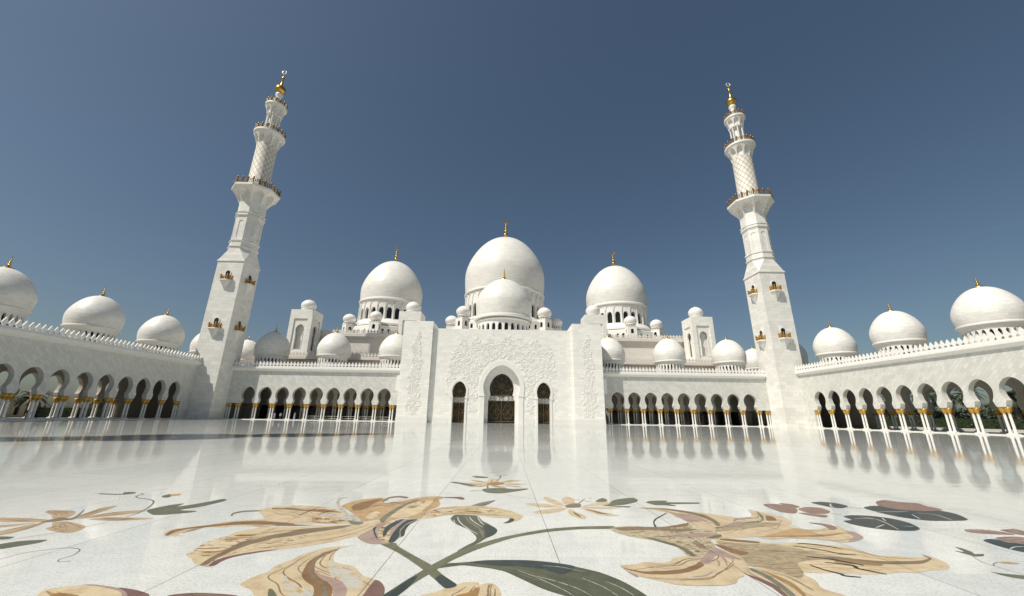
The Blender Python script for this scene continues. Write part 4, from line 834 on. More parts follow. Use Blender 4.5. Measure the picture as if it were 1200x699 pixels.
def in_center(x, z):
    ax = abs(x)
    if z < 1.9 or ax > 13.9: return False
    top = 21.0-0.0145*ax*ax - (0 if ax < 11.5 else (ax-11.5)**2*1.7) + 0.9*math.sin(x*1.7)
    if z > top-1.3*random.random()**2: return False
    if ax > 13.9-1.0*random.random()**2: return False
    if ax < 6.1 and z < 8.65: return False
    if z >= 8.65 and (ax/6.1)**2 + ((z-8.65)/7.0)**2 < 1: return False
    if 7.9 < ax < 12.8 and z < 7.5: return False
    if z >= 7.5 and ((ax-SX)/2.55)**2 + ((z-7.5)/3.4)**2 < 1: return False
    return True
relief('carved_relief', CY, in_center, (-14, 14, 1.9, 22), 800, 430, 0.46, 3, pt)
for s in (-1, 1):
    cxp = 21.3*s
    def in_py(x, z, c=cxp):
        if z < 1.7 or z > 22: return False
        hw = 1.9-0.6*(z/18.0) if z < 18 else 1.3*(22-z)/4.0+0.08
        return abs(x-c+0.25*math.sin(z*0.8)) < hw*(0.82+0.18*math.sin(z*1.9))
    relief('carved_relief', PY, in_py, (cxp-2.4, cxp+2.4, 1.7, 22), 170, 140, 0.42, 11+s, pt)
# gateway dome over the vestibule
dm = MB(); dm.lathe(onion(8.25, 33.2, 29.0, 41.4, 7.75, 20), 96); gd = dm.build('dome', MT['bigdome'], pt, 60, (0, 112.0, 0))
r = MB(); r.lathe([(7.2, 28.15), (8.35, 28.15), (8.55, 28.3), (8.55, 28.75), (8.3, 28.95), (7.4, 29.05)], 96); r.lathe([(7.0, 27.35), (7.75, 27.35), (7.9, 27.5), (7.9, 27.75), (7.3, 27.95), (7.2, 28.12)], 96); r.build('moulding', MT['white'], gd, 35)
r = MB(); drum_wall(r, 7.55, 0.6, 22.8, 27.4, 26, 0.60, 25.7, 26.45, 22.9); r.build('drum', MT['white'], gd)
r = MB(); r.lathe([(6.8, 22.8), (6.8, 27.3)], 48); r.build('glazing', MT['glassdark'], gd, 40)
link('finial', finial_mesh(4.1, 1.35), gd, (0, 0, 41.38))

# ================================================================== PRAYER HALL
hl = thing('prayer_hall', 'large white prayer hall behind the gateway crowned by three great domes', 'mosque hall')
mph = lambda u, d, z: (u, 115.5+d, z)
w = MB()
w.box(-72, 72, 115.5, 123.9, 0, 17.35); w.box(-72, 72, 114.55, 115.55, 16.75, 17.36)
w.build('lower_terrace', MT['cream'], hl)
p = MB(); parapet(p, lambda u, d, z: (u, 114.95+d, z), -72, 72, 17.35, 0.95, 0.95, -0.28, -0.08); p.build('parapet', MT['cream'], hl)
w = MB(); w.box(-62, 62, 124, 190, 0, 25.35); w.box(-62.9, 62.9, 123.1, 190.9, 25.35, 26.25); w.box(-62.4, 62.4, 123.55, 190.4, 24.9, 25.36)
w.build('main_wall', MT['cream'], hl)
p = MB(); parapet(p, lambda u, d, z: (u, 123.3+d, z), -62.8, 62.8, 26.25, 1.0, 0.85, 0.05, 0.25); p.build('parapet', MT['cream'], hl)

def arched_panel(mb, mp, u0, u1, z0, z1, wins, th):
    """wall panel with round-headed openings wins = [(centre, halfwidth, sill, spring)] cut through"""
    o = [(u0, z0)]
    for c, h, zs_, zp in wins:
        o += [(c-h, z0)] + [(c-h*math.cos(PI*i/8), zp+h*1.15*math.sin(PI*i/8)) for i in range(9)] + [(c+h, z0)]
    o += [(u1, z0), (u1, z1), (u0, z1)]
    mb.prism(o, 0, th, mp)
    for c, h, zs_, zp in wins:
        if zs_ > z0: mb.box(c-h, c+h, 0.0, th, z0, zs_, mp)

TUR = {}
def turret(parent, x, y, z, hh, a, k=1.0):
    """small domed turret standing on the drum base; hh = height of its body"""
    key = (hh, k)
    if key not in TUR:
        b = MB(); s = 1.65*k
        for q in range(4):
            c_, s_ = math.cos(q*PI/2), math.sin(q*PI/2)
            mp = lambda u, d, zz, c_=c_, s_=s_: (u*c_-(-s+d)*s_, u*s_+(-s+d)*c_, zz)
            arched_panel(b, mp, -s+(0.3 if q % 2 else 0), s-(0.3 if q % 2 else 0), 0, hh, [(0, 0.55*k, hh-2.6*k, hh-1.5*k)], 0.3)
        b.box(-s-0.08, s+0.08, -s-0.08, s+0.08, hh, hh+0.15)
        g = MB(); g.box(-s+0.5, s-0.5, -s+0.5, s-0.5, 0, hh-0.02)
        d = MB(); drum_wall(d, 1.62*k, 0.3, hh+0.15, hh+0.78*k, 12, 0.5, hh+0.5*k, hh+0.62*k, hh+0.2); d.lathe([(1.4*k, hh+0.76*k), (1.85*k, hh+0.76*k), (1.95*k, hh+0.86*k), (1.85*k, hh+1.0*k), (1.2*k, hh+1.02*k)], 32)
        gg = MB(); gg.lathe([(1.25*k, hh+0.16), (1.25*k, hh+0.74*k)], 20)
        dd = MB(); dd.lathe(onion(2.3*k, hh+2.35*k, hh+1.0*k, hh+4.15*k, 1.80*k), 40)
        TUR[key] = (b.mesh('turret', MT['white']), g.mesh('glazing', MT['glassdark']), d.mesh('turret_drum', MT['white'], 35), gg.mesh('drum_glazing', MT['glassdark']), dd.mesh('turret_dome', MT['white'], 60), finial_mesh(0.95, 0.16))
    me = TUR[key]; o = link('turret', me[0], parent, (x, y, z)); o.rotation_euler = (0, 0, a)
    for nm, q in (('glazing', 1), ('turret_drum', 2), ('drum_glazing', 3), ('turret_dome', 4)): link(nm, me[q], o)
    link('finial', me[5], o, (0, 0, hh+4.1*k)); return o

def great_dome(cx, cy, R, zeq, zring, ztop, rb, n, zwin0, zwins, zwint, zflange, label, zwall, rwall, rt, ztur, kt, fin):
    dm = MB(); dm.lathe(onion(R, zeq, zring+0.6, ztop, rb, 22), 128); o = dm.build('dome', MT['bigdome'], hl, 60, (cx, cy, 0)); o['label'] = label
    r = MB(); rr = rb+0.35; r.lathe([(rb-1.0, zring-0.35), (rr-0.1, zring-0.35), (rr+0.15, zring-0.1), (rr+0.15, zring+0.35), (rr-0.1, zring+0.6), (rb-1.0, zring+0.66)], 128)
    r.lathe([(rb-1.2, zflange-0.05), (rb+0.3, zflange-0.05), (rb+0.55, zflange-0.3), (rb+1.6, zflange-1.9), (rb+2.6, zflange-2.0), (rb+2.6, zflange-2.7)], 128); r.build('moulding', MT['white'], o, 35)
    rd = rb-0.15
    d = MB(); drum_wall(d, rd, 0.9, zflange-0.1, zring-0.3, n, 0.64, zwins, zwint, zwin0)
    for k in range(n):                                   # pilasters and scalloped arches
        a = 2*PI*(k+0.5)/n; d.lathe([(0.30, zwin0-0.3), (0.25, zwin0), (0.25, zwint+0.4), (0.36, zwint+0.6), (0.36, zwint+0.75)], 10, (rd+0.08)*math.cos(a), (rd+0.08)*math.sin(a))
        pts = []
        for i in range(11):
            t = -1+2.0*i/10; aa = a-PI/n+PI/n*t; pts.append(((rd+0.10)*math.cos(aa), (rd+0.10)*math.sin(aa), zwint+0.7+(zring-0.5-zwint-0.9)*math.sqrt(max(0, 1-t*t))))
        d.tube(pts, 0.17, 5)
    d.build('drum', MT['white'], o, 40)
    g = MB(); g.lathe([(rd-0.95, zflange), (rd-0.95, zring-0.4)], 64); g.build('glazing', MT['glassdark'], o, 40)
    # octagonal base with small windows and a turret on each corner
    b = MB(); gl = MB(); ap = rwall
    for k in range(8):
        a = PI/4*(k+0.5) ; L = 2*ap*math.tan(PI/8)
        c_, s_ = math.cos(a), math.sin(a)
        mp = lambda u, dd, z, c_=c_, s_=s_: ((ap-dd)*c_-u*s_, (ap-dd)*s_+u*c_, z)
        arched_panel(b, mp, -L/2+0.15, L/2-0.15, 26.2, zwall, [(u, 0.5, zwall-2.9, zwall-1.7) for u in (-L*0.28, -L*0.12, L*0.12, L*0.28)], 0.5)
    b.lathe([(ap/math.cos(PI/8), zwall), (ap/math.cos(PI/8)-0.2, zwall+0.25), (rb+2.4, zwall+0.3)], 8)
    b.build('drum_base', MT['white'], o)
    gl.lathe([((ap-0.7)/math.cos(PI/8), 26.2), ((ap-0.7)/math.cos(PI/8), zwall-0.05)], 8); gl.build('base_glazing', MT['glassdark'], o)
    link('finial', finial_mesh(fin, fin*0.16, True), o, (0, 0, ztop-0.05))
    for k in range(8):
        a = PI/4*k; turret(hl, cx+rt*math.cos(a), cy+rt*math.sin(a), 26.2, ztur-26.2, a+PI/2, kt)
    return o
great_dome(0, 153, 16.4, 56.0, 47.7, 74.6, 15.9, 32, 37.4, 41.2, 42.5, 37.0, 'largest central great dome', 34.6, 19.4, 21.0, 35.4, 1.14, 9.4)
for s in (-1, 1):
    great_dome(s*46.0, 153, 12.1, 48.6, 43.5, 62.9, 11.75, 24, 35.9, 39.2, 40.3, 35.6, ('smaller great dome left of the central one' if s < 0 else 'smaller great dome right of the central one'), 32.3, 14.7, 16.0, 33.1, 1.0, 7.2)

# ================================================================== ROOF TOWERS
def roof_tower():
    t = thing('roof_tower', 'x', 'tower', group='square domed towers on the roof')
    zb, zt = 17.2, 31.9; H = zt-zb
    b = MB(); b.box(-2.05, 2.05, -2.05, 2.05, 0, H-0.02)
    for q in range(4):
        c_, s_ = math.cos(q*PI/2), math.sin(q*PI/2)
        mp = lambda u, d, z, c_=c_, s_=s_: (u*c_-(-3.35+d)*s_, u*s_+(-3.35+d)*c_, z)
        e = 0.0 if q % 2 == 0 else 0.30
        b.box(-3.35+e, -2.05, 0, 0.30, 0, H, mp); b.box(2.05, 3.35-e, 0, 0.30, 0, H, mp)
        b.box(-2.05, 2.05, 0, 0.30, H-2.7, H, mp); b.box(-2.05, 2.05, 0, 0.30, 0, 1.7, mp)
        z0 = 2.7; o = horseshoe(0, z0, 1.02, 7.6, 1.02, 8.6, 1.28, 10.3)
        o = [(-1.02, z0)] + [p for p in o if p[1] > 7.5] + [(1.02, z0)]
        e2 = 0.0 if q % 2 == 0 else 0.41
        mp2 = lambda u, d, z, c_=c_, s_=s_: (u*c_-(-3.05+d)*s_, u*s_+(-3.05+d)*c_, z)
        b.prism([(-3.04+e2, z0)] + o + [(3.04-e2, z0), (3.04-e2, H-0.03), (-3.04+e2, H-0.03)], 0.0, 0.40, mp2)
        b.box(-3.04+e2, 3.04-e2, 0, 0.40, 0, z0, mp2)
        for sx in (-1, 1):
            for i in range(1): b.lathe([(0.16, z0+0.02), (0.12, z0+0.3), (0.12, 7.3), (0.2, 7.6)], 8, *mp2(sx*1.14, 0.02, 0)[:2])
    b.box(-3.35, 3.35, -3.35, 3.35, H, H+0.12)
    b.build('tower_body', MT['ashlar'], t)
    d = MB(); d.lathe([(1.95, H+0.1), (1.95, H+0.45), (1.85, H+0.5), (1.85, H+0.62), (2.0, H+0.7), (2.0, H+0.85), (1.8, H+0.92), (1.2, H+0.95)], 40); d.build('drum', MT['white'], t, 35)
    d = MB(); d.lathe(onion(2.25, H+2.25, H+0.9, H+4.1, 1.82), 48); do = d.build('dome', MT['white'], t, 60)
    link('finial', finial_mesh(1.0, 0.18), do, (0, 0, H+4.05))
    return t
rt = roof_tower(); first = True
for x, lab in ((-61.45, 'square white tower with small dome on the roof near the left minaret'), (-28.65, 'square white tower rising behind the left edge of the gateway'),
               (28.4, 'square white tower rising behind the right edge of the gateway'), (61.45, 'square white tower with small dome on the roof near the right minaret')):
    o = rt if first else copy_tree(rt); first = False
    o.location = (x, 119.4, 17.2); o['label'] = lab

# ================================================================== MINARETS
def octf(a, z):
    m = (a+PI/8) % (PI/4) - PI/8; return 1.0/math.cos(m)
def rail_ring(mb, r, z, h, octo, nbar, posts):
    def R(a): return r*(octf(a, 0) if octo else 1.0)
    n = 64
    for zz, th in ((z+0.08, 0.06), (z+h*0.92, 0.07), (z+h*0.55, 0.04)):
        mb.tube([(R(2*PI*k/n)*math.cos(2*PI*k/n), R(2*PI*k/n)*math.sin(2*PI*k/n), zz) for k in range(n)], th, 5, True)
    rnd = random.Random(5)
    for k in range(nbar):
        a = 2*PI*k/nbar; x, y = R(a)*math.cos(a), R(a)*math.sin(a)
        mb.lathe([(0.05, z), (0.12, z+h*0.22), (0.05, z+h*0.42), (0.13, z+h*0.68), (0.05, z+h*0.9)], 6, x, y)
    for k in range(posts):
        a = 2*PI*(k+0.5)/posts; x, y = R(a)*math.cos(a), R(a)*math.sin(a)
        mb.lathe([(0.17, z), (0.17, z+h), (0.25, z+h*1.05), (0.22, z+h*1.25), (0.05, z+h*1.4), (0, z+h*1.5)], 8, x, y)
def flare(mb, r0, r1, z0, z1, ztop, n, octo, rn0, rn1):
    """corbelled gallery underside with n arched hollows"""
    seg = n*16; rows = 22; vs = []; fs = []
    for i in range(seg):
        a = 2*PI*i/seg + (PI/8 if octo else 0); u = ((i+0.5) % 16)/8.0 - 1.0
        for j in range(rows+1):
            t = j/rows; z = z0+(z1-z0)*t; ro = r0+(r1-r0)*(t**1.35)
            arch = abs(u) < 0.77 and t < 0.30+0.56*math.sqrt(max(0, 1-(u/0.77)**2)) and t > 0.02
            rr = min(ro, rn0+(rn1-rn0)*t) if arch else ro
            if octo: rr *= octf(a, z)
            vs.append((rr*math.cos(a), rr*math.sin(a), z))
    k = rows+1
    for i in range(seg):
        j = (i+1) % seg
        for t in range(rows): fs.append((i*k+t, j*k+t, j*k+t+1, i*k+t+1))
    fs.append(tuple(i*k for i in reversed(range(seg)))); fs.append(tuple(i*k+rows for i in range(seg)))
    mb.add(vs, fs)
    rf = octf if octo else None
    mb.lathe([(r1-0.5, z1-0.04), (r1+0.12, z1-0.04), (r1+0.12, ztop), (r1-0.5, ztop+0.02)], 64, rf=rf)
def make_minaret():
    t = thing('minaret', 'x', 'minaret', group='tall minarets at the corners of the courtyard')
    S = 3.38
    b = MB(); b.box(-S, S, -S, S, -0.02, 39.6); b.box(-S-0.18, S+0.18, -S-0.18, S+0.18, 39.6, 39.95); b.box(-S-0.05, S+0.05, -S-0.05, S+0.05, -0.02, 1.15)
    cs = [(S, -S), (S, S), (-S, S), (-S, -S)]; R8 = 3.22/math.cos(PI/8); lo = []; hi = []
    S2 = S+0.05
    for q in range(4):
        a0 = -PI/4 + q*PI/2
        for da in (-PI/8, PI/8):
            lo.append((S2*(1 if math.cos(a0) > 0 else -1), S2*(1 if math.sin(a0) > 0 else -1), 39.95)); hi.append((R8*math.cos(a0+da), R8*math.sin(a0+da), 43.3))
    vs = lo[::2] + hi; fs = [(4, 5, 6, 7, 8, 9, 10, 11), (0, 1, 2, 3)]
    for q in range(4): fs.append((q, 4+2*q, 4+2*q+1)); fs.append((q, 4+2*q+1, 4+(2*q+2) % 8, (q+1) % 4))
    b.add(vs, fs); b.build('square_shaft', MT['shaft'], t)
    # balconies
    bm_ = MB(); o4 = [(-1.38, 0.02), (-1.30, -0.75), (-0.85, -1.25), (0.85, -1.25), (1.30, -0.75), (1.38, 0.02)]
    def slab(sc, z0, z1): bm_.prism([(x*sc, y*sc if y < 0 else y) for x, y in o4], z0, z1, lambda u, d, z: (u, z, d))
    slab(1.0, 0.0, 0.28); slab(0.90, -0.22, 0.0)
    pts = [(x*0.82, y*0.82 if y < 0 else y, -0.22) for x, y in o4]; bm_.add(pts + [(-0.05, 0.02, -2.5), (0.05, 0.02, -2.5), (0, -0.05, -2.5)], [tuple(range(6)), (0, 1, 6), (1, 2, 8, 6), (2, 3, 8), (3, 4, 7, 8), (4, 5, 7), (5, 0, 6, 7), (6, 8, 7)])
    bal_me = bm_.mesh('balcony', MT['white'])
    r = MB(); pl = [Vector((x*0.93, y*0.93 if y < 0 else -0.03, 0)) for x, y in o4]
    for a, c in zip(pl[:-1], pl[1:]):
        n = max(1, int((c-a).length/0.27))
        for z in (0.34, 0.75, 1.12): r.tube([(a.x, a.y, z), (c.x, c.y, z)], 0.055, 5)
        for i in range(n):
            p = a.lerp(c, (i+0.5)/n); r.lathe([(0.05, 0.28), (0.10, 0.48), (0.05, 0.70), (0.11, 0.92), (0.05, 1.12)], 6, p.x, p.y)
    for p in pl: r.lathe([(0.11, 0.28), (0.11, 1.2), (0.18, 1.3), (0.14, 1.55), (0, 1.75)], 8, p.x, p.y)
    rail_me = r.mesh('railing', MT['railgold'], 50)
    d = MB(); ar = [(-0.55, 0.28), (-0.55, 2.1)] + [(-0.62*math.cos(PI*i/10), 2.2+0.75*math.sin(PI*i/10)) for i in range(11)] + [(0.55, 2.1), (0.55, 0.28)]
    ou = [(-0.78, 0.28), (-0.78, 2.1)] + [(-0.86*math.cos(PI*i/10), 2.2+1.0*math.sin(PI*i/10)) for i in range(11)] + [(0.78, 2.1), (0.78, 0.28)]
    d.prism(ou + ar[::-1], -0.14, 0.02, lambda u, dd, z: (u, dd, z)); door_me = d.mesh('door_frame', MT['white'])
    d = MB(); d.prism(ar, -0.03, 0.02, lambda u, dd, z: (u*0.99, dd, z)); glass_me = d.mesh('door', MT['glassdark'])
    for q in range(4):
        a = q*PI/2
        for z in (34.05, 21.35):
            o = link('balcony', bal_me, t, (S*math.sin(a), -S*math.cos(a), z)); o.rotation_euler = (0, 0, a)
            link('railing', rail_me, o); link('door_frame', door_me, o); link('door', glass_me, o)
    # octagonal stage with blind arches
    ap = 3.1
    b = MB()
    b.lathe([(3.22, 43.2), (3.22, 43.9), (3.42, 44.0), (3.42, 44.25), (3.18, 44.35), (3.18, 45.6), (3.38, 45.7), (3.38, 46.0), (ap-0.12, 46.05), (ap-0.12, 52.95), (3.22, 53.0), (3.22, 53.3), (3.40, 53.4), (3.40, 53.6), (3.25, 53.65), (3.25, 54.2), (3.40, 54.3), (3.40, 54.5), (ap, 54.55), (ap, 58.2)], 8, rf=lambda a, z: 1/math.cos(PI/8), rot=PI/8)
    for q in range(8):
        a = q*PI/4; c_, s_ = math.cos(a), math.sin(a); L = ap*math.tan(PI/8)
        mp = lambda u, dd, z, c_=c_, s_=s_: ((ap-dd)*c_-u*s_, (ap-dd)*s_+u*c_, z)
        arch = [(-0.62, 46.9), (-0.62, 51.3)] + [(-0.62*math.cos(PI*i/8), 51.3+0.62*math.sin(PI*i/8)) for i in range(1, 8)] + [(0.62, 51.3), (0.62, 46.9)]
        b.prism([(-L+0.01, 46.9)] + arch + [(L-0.01, 46.9), (L-0.01, 52.97), (-L+0.01, 52.97)], 0.0, 0.14, mp); b.box(-L+0.01, L-0.01, 0, 0.14, 46.02, 46.9, mp)
    b.build('octagonal_stage', MT['shaft'], t)
    def gallery(args, z, r, h, octo, nbar, posts):
        b = MB(); flare(b, *args); g = b.build('gallery', MT['white'], t)
        k = MB(); rail_ring(k, r, z, h, octo, nbar, posts); k.build('railing', MT['rail'], g, 50); return g
    gallery((3.1, 5.45, 57.4, 61.6, 62.1, 8, True, 2.95, 3.05), 62.1, 5.3, 1.55, True, 80, 24)
    b = MB(); b.lathe([(2.85, 62.0), (2.85, 62.8), (2.72, 63.0), (2.66, 77.8)], 64); b.build('spiral_stage', MT['spiral'], t, 40)
    gallery((2.66, 4.05, 76.9, 81.2, 81.75, 10, False, 2.45, 2.6), 81.75, 3.92, 1.35, False, 56, 18)
    la = MB(); la.lathe([(1.15, 81.7), (1.15, 89.2)], 24); la.lathe([(2.15, 81.7), (2.15, 82.2), (2.0, 82.3)], 32); lo_ = la.build('lantern', MT['white'], t, 40)
    cm = MB(); cm.lathe([(0.27, 82.25), (0.22, 82.6), (0.21, 88.2), (0.30, 88.6), (0.36, 89.1)], 10); cme = cm.mesh('column', MT['white'], 40)
    for k in range(8): link('column', cme, lo_, (1.72*math.cos(PI/4*k+PI/8), 1.72*math.sin(PI/4*k+PI/8), 0))
    gallery((2.05, 2.85, 88.6, 91.9, 92.4, 8, False, 1.75, 1.95), 92.4, 2.72, 1.25, False, 40, 14)
    b = MB(); b.lathe([(1.2, 92.3), (0.95, 93.0), (0.85, 94.2), (1.15, 94.7), (1.15, 95.2), (0.75, 95.6), (0.7, 96.2), (1.05, 96.8), (1.05, 97.2), (0.7, 97.7)], 32); b.build('neck', MT['white'], t, 40)
    f = MB(); f.lathe([(0.6, 97.6), (0.95, 97.8)] + [(1.52*math.cos(a), 99.15+1.35*math.sin(a)) for a in [(-1.0+2.1*i/12) for i in range(13)]] + [(0.42, 100.7), (0.30, 101.8), (0.22, 103.3), (0.36, 103.5), (0.42, 103.8), (0.2, 104.1), (0.16, 104.6), (0.30, 104.8), (0.14, 105.0), (0.08, 105.4), (0, 105.5)], 32)
    pts = []
    for k in range(21):
        a = PI/2+0.06+(2*PI-0.12)*k/20; pts.append((0.62*math.cos(a), 0, 106.2+0.62*math.sin(a)))
    fo = f.build('finial', MT['gold'], t, 50); f = MB(); f.tube(pts, [0.10+0.08*math.sin(PI*k/20) for k in range(21)], 6); f.build('crescent', MT['pale'], fo, 50)
    return t
mi = make_minaret(); mi.location = (-71.77, 99.84, 0); mi['label'] = 'tall white minaret on the left whose foot lies in shadow'
m2 = copy_tree(mi); m2.location = (71.77, 99.84, 0); m2['label'] = 'tall white minaret on the right, sunlit down to the floor'
m3 = copy_tree(mi); m3.location = (-71.3, -6.5, 0); m3['label'] = 'minaret out of view whose long shadow crosses the floor'

# ================================================================== FLOOR INLAYS
def smooth_closed(P, k=4):
    n = len(P); out = []
    for i in range(n):
        p0, p1, p2, p3 = P[i-1], P[i], P[(i+1) % n], P[(i+2) % n]
        for j in range(k):
            t = j/k; t2 = t*t; t3 = t2*t
            # tension keeps the cusps of the petals from overshooting
            q = [0.5*(2*p1[d]+0.55*(-p0[d]+p2[d])*t+(2*p0[d]-5*p1[d]+4*p2[d]-p3[d])*0 + 0) if False else None for d in (0, 1)]
            r = []
            for d in (0, 1):
                m1 = 0.36*(p2[d]-p0[d]); m2_ = 0.36*(p3[d]-p1[d])
                r.append((2*t3-3*t2+1)*p1[d] + (t3-2*t2+t)*m1 + (-2*t3+3*t2)*p2[d] + (t3-t2)*m2_)
            out.append(tuple(r))
    return out
def ribbon(P, w):
    Q = []
    for i in range(len(P)-1):
        p0 = P[max(0, i-1)]; p1 = P[i]; p2 = P[i+1]; p3 = P[min(len(P)-1, i+2)]
        for j in range(5):
            t = j/5; t2 = t*t; t3 = t2*t
            Q.append(tuple((2*t3-3*t2+1)*p1[d]+(t3-2*t2+t)*0.5*(p2[d]-p0[d])+(-2*t3+3*t2)*p2[d]+(t3-t2)*0.5*(p3[d]-p1[d]) for d in (0, 1)))
    Q.append(P[-1]); L = []; R = []; n = len(Q)
    for i in range(n):
        a = Vector(Q[max(0, i-1)]); c = Vector(Q[min(n-1, i+1)]); t = (c-a)
        if t.length < 1e-6: t = Vector((1, 0))
        t.normalize(); nn = Vector((-t.y, t.x)); h = w/2*(0.35+0.65*math.sin(PI*(0.08+0.84*i/(n-1))))
        L.append(tuple(Vector(Q[i])+nn*h)); R.append(tuple(Vector(Q[i])-nn*h))
    return L + R[::-1]
FLOWERS = [
 ('large tan lily inlay left of centre with dark striped cup and crossing stem', 'tan lily inlay'),
 ('tan petal inlay with brown S-shaped stripe at the bottom edge left of centre', 'petal inlay'),
 ('pair of plain tan petals inlaid where the crossing stems meet the bottom edge', 'petal inlay'),
 ('largest tan lily inlay on the right with black stamens, long stem and striped green leaf', 'lily inlay'),
 ('small tan flower inlay farthest off, centred below the main door', 'flower inlay'),
 ('tan daisy inlay with dark centre between the two big lilies', 'daisy inlay'),
 ('red-brown four-petalled flower inlay beside a small dark leaf on the right', 'flower inlay'),
 ('red-brown blossom inlay lying on a wide dark pointed leaf at far right', 'blossom inlay'),
 ('single dark lily-pad leaf inlay with white veins right of the big lily', 'leaf inlay'),
 ('dark red flower inlay on near-black leaf at the right edge with a thin sprig', 'flower inlay'),
 ('tan star flower inlay at the left edge with a grey-green forked leaf', 'flower inlay'),
 ('pale petal and maroon petal inlay in the bottom left corner', 'petal inlay')]
roots = []
for k, (lab, cat) in enumerate(FLOWERS):
    P = [p for it in INLAY if it[0] == k for p in it[5]]
    cx = sum(p[0] for p in P)/len(P); cy = sum(p[1] for p in P)/len(P)
    roots.append((thing('floor_inlay', lab, cat, (cx, cy, 0), group='stone flowers inlaid in the courtyard floor'), cx, cy))
def veins(P, fracs, rnd, w):
    # lines running between the two tips of a petal, cut as thin slips of darker stone
    n = len(P); best = max(((Vector(P[a])-Vector(P[b])).length, a, b) for a in range(n) for b in range(a))
    a, b = best[2], best[1]
    A = P[a:b+1]; B = (P[b:]+P[:a+1])[::-1]
    def samp(Q):
        L = [0.0]
        for i in range(len(Q)-1): L.append(L[-1]+(Vector(Q[i+1])-Vector(Q[i])).length)
        def f(t):
            s = t*L[-1]
            for i in range(len(Q)-1):
                if s <= L[i+1] or i == len(Q)-2:
                    k = 0 if L[i+1] == L[i] else (s-L[i])/(L[i+1]-L[i]); return Vector(Q[i]).lerp(Vector(Q[i+1]), min(1, k))
        return f
    fa, fb = samp(A), samp(B); out = []
    for f in fracs:
        t0 = rnd.uniform(0.06, 0.30); t1 = rnd.uniform(0.55, 0.92); L = []
        for i in range(7):
            t = t0+(t1-t0)*i/6; k = f+rnd.uniform(-0.025, 0.025); L.append(tuple(fa(t).lerp(fb(t), k)))
        out.append(ribbon(L, w*rnd.uniform(0.6, 1.3)))
    return out
VEIN = {'tan': ('umber', 0.016), 'pale': ('ochrebrown', 0.016), 'ochre': ('brown', 0.016), 'redbrown': ('mauve', 0.016), 'leafgreen': ('olive', 0.014), 'tandark': ('umber', 0.016), 'maroon': ('umber', 0.014)}
vr = random.Random(21); extra = []
for it in INLAY:
    k, part, colr, lay, wd, P = it
    if wd or colr not in VEIN or part not in ('petal', 'leaf', 'petal_tip'): continue
    xs = [p[0] for p in P]; ys = [p[1] for p in P]
    if (max(xs)-min(xs))*(max(ys)-min(ys)) < 0.12 or k in (5, 8): continue
    big = (max(xs)-min(xs)) > 1.2
    extra.append((k, part+'_veins', VEIN[colr][0], lay+0.5, -1, veins(P, [vr.uniform(0.08, 0.92) for _ in range(7 if big else 4)], vr, VEIN[colr][1])))
cnt = [0]*len(FLOWERS)
for it in sorted(INLAY+extra, key=lambda q: q[3]):
    k, part, colr, lay, wd, P = it; root, cx, cy = roots[k]
    polys = P if wd == -1 else [ribbon(P, wd) if wd else smooth_closed(P)]
    m = MB()
    for pts in polys:
        z = 0.0012 + 0.00003*cnt[k]; cnt[k] += 1
        a_ = sum(pts[i-1][0]*pts[i][1]-pts[i][0]*pts[i-1][1] for i in range(len(pts)))
        if a_ < 0: pts = pts[::-1]
        m.add([(x-cx, y-cy, z) for x, y in pts], [tuple(range(len(pts)))])
    me = bpy.data.meshes.new(part); me.from_pydata(m.v, [], m.f)
    me.materials.append(imat(colr)); o = link(part, me, root)
    # object-space texture is measured from the courtyard origin
# shift texture space: inlay meshes keep their world position through the root, so feed joints the same grid
for root, cx, cy in roots:
    for ch in root.children:
        ch.data.transform(Matrix.Translation((cx, cy, 0)))
        ch.location = (-cx, -cy, 0)

# ================================================================== GARDEN beyond the arcades
def leaf_mat(name, col, var=0.5):
    m, nt, b = new_mat(name); vec, s = obj_xyz(nt)
    n = noise(nt, vec, 2.5, 3)
    c = mixc(nt, 1.0, col, ramp(nt, n, [(0.3, (1-var,)*3), (0.7, (1+var*0.5,)*3)]), 'MULTIPLY')
    nt.links.new(c, b.inputs['Base Color']); b.inputs['Roughness'].default_value = 0.6; return m
MT['palm'] = leaf_mat('palm_leaf', (0.045, 0.060, 0.026)); MT['hedge'] = leaf_mat('hedge_leaf', (0.032, 0.050, 0.018)); MT['bark'] = simple('palm_bark', (0.16, 0.12, 0.085), 0.9, 0, 0.4, 6.0)
MT['twig'] = simple('bare_twig', (0.12, 0.10, 0.08), 0.9, 0, 0.3, 5.0)
def palm_meshes(seed, H):
    rnd = random.Random(seed)
    t = MB(); n = 14
    pr = [(0.34, 0.0)]
    for i in range(1, n+1): pr += [(0.24+0.03*(i % 2), H*i/n)]
    t.lathe(pr, 10)
    c = MB()
    for k in range(46):
        a = rnd.uniform(0, 2*PI); el = rnd.uniform(-0.5, 1.25); L = rnd.uniform(2.6, 3.6); dirx, diry = math.cos(a), math.sin(a)
        pts = []; x = 0.0; z = H; e = el
        for i in range(11):
            pts.append(Vector((x*dirx, x*diry, z))); x += L/10*math.cos(e); z += L/10*math.sin(e); e -= 0.17
        side = Vector((-diry, dirx, 0))
        c.tube([tuple(p) for p in pts], 0.03, 4)
        for i in range(1, 10):
            for q in (-1, 1):
                for j in (0, 0.5):
                    p = pts[i].lerp(pts[min(10, i+1)], j); d = (pts[min(10, i+1)]-pts[i]).normalized()
                    tip = p + side*q*rnd.uniform(0.42, 0.62)*math.sin(PI*(0.12+0.8*i/10)) + d*0.35 + Vector((0, 0, -0.16))
                    w_ = d*0.10; c.add([tuple(p-w_), tuple(p+w_), tuple(tip)], [(0, 1, 2)])
    me = bpy.data.meshes.new('crown'); me.from_pydata(c.v, [], c.f); me.materials.append(MT['palm'])
    return t.mesh('trunk', MT['bark'], 50), me
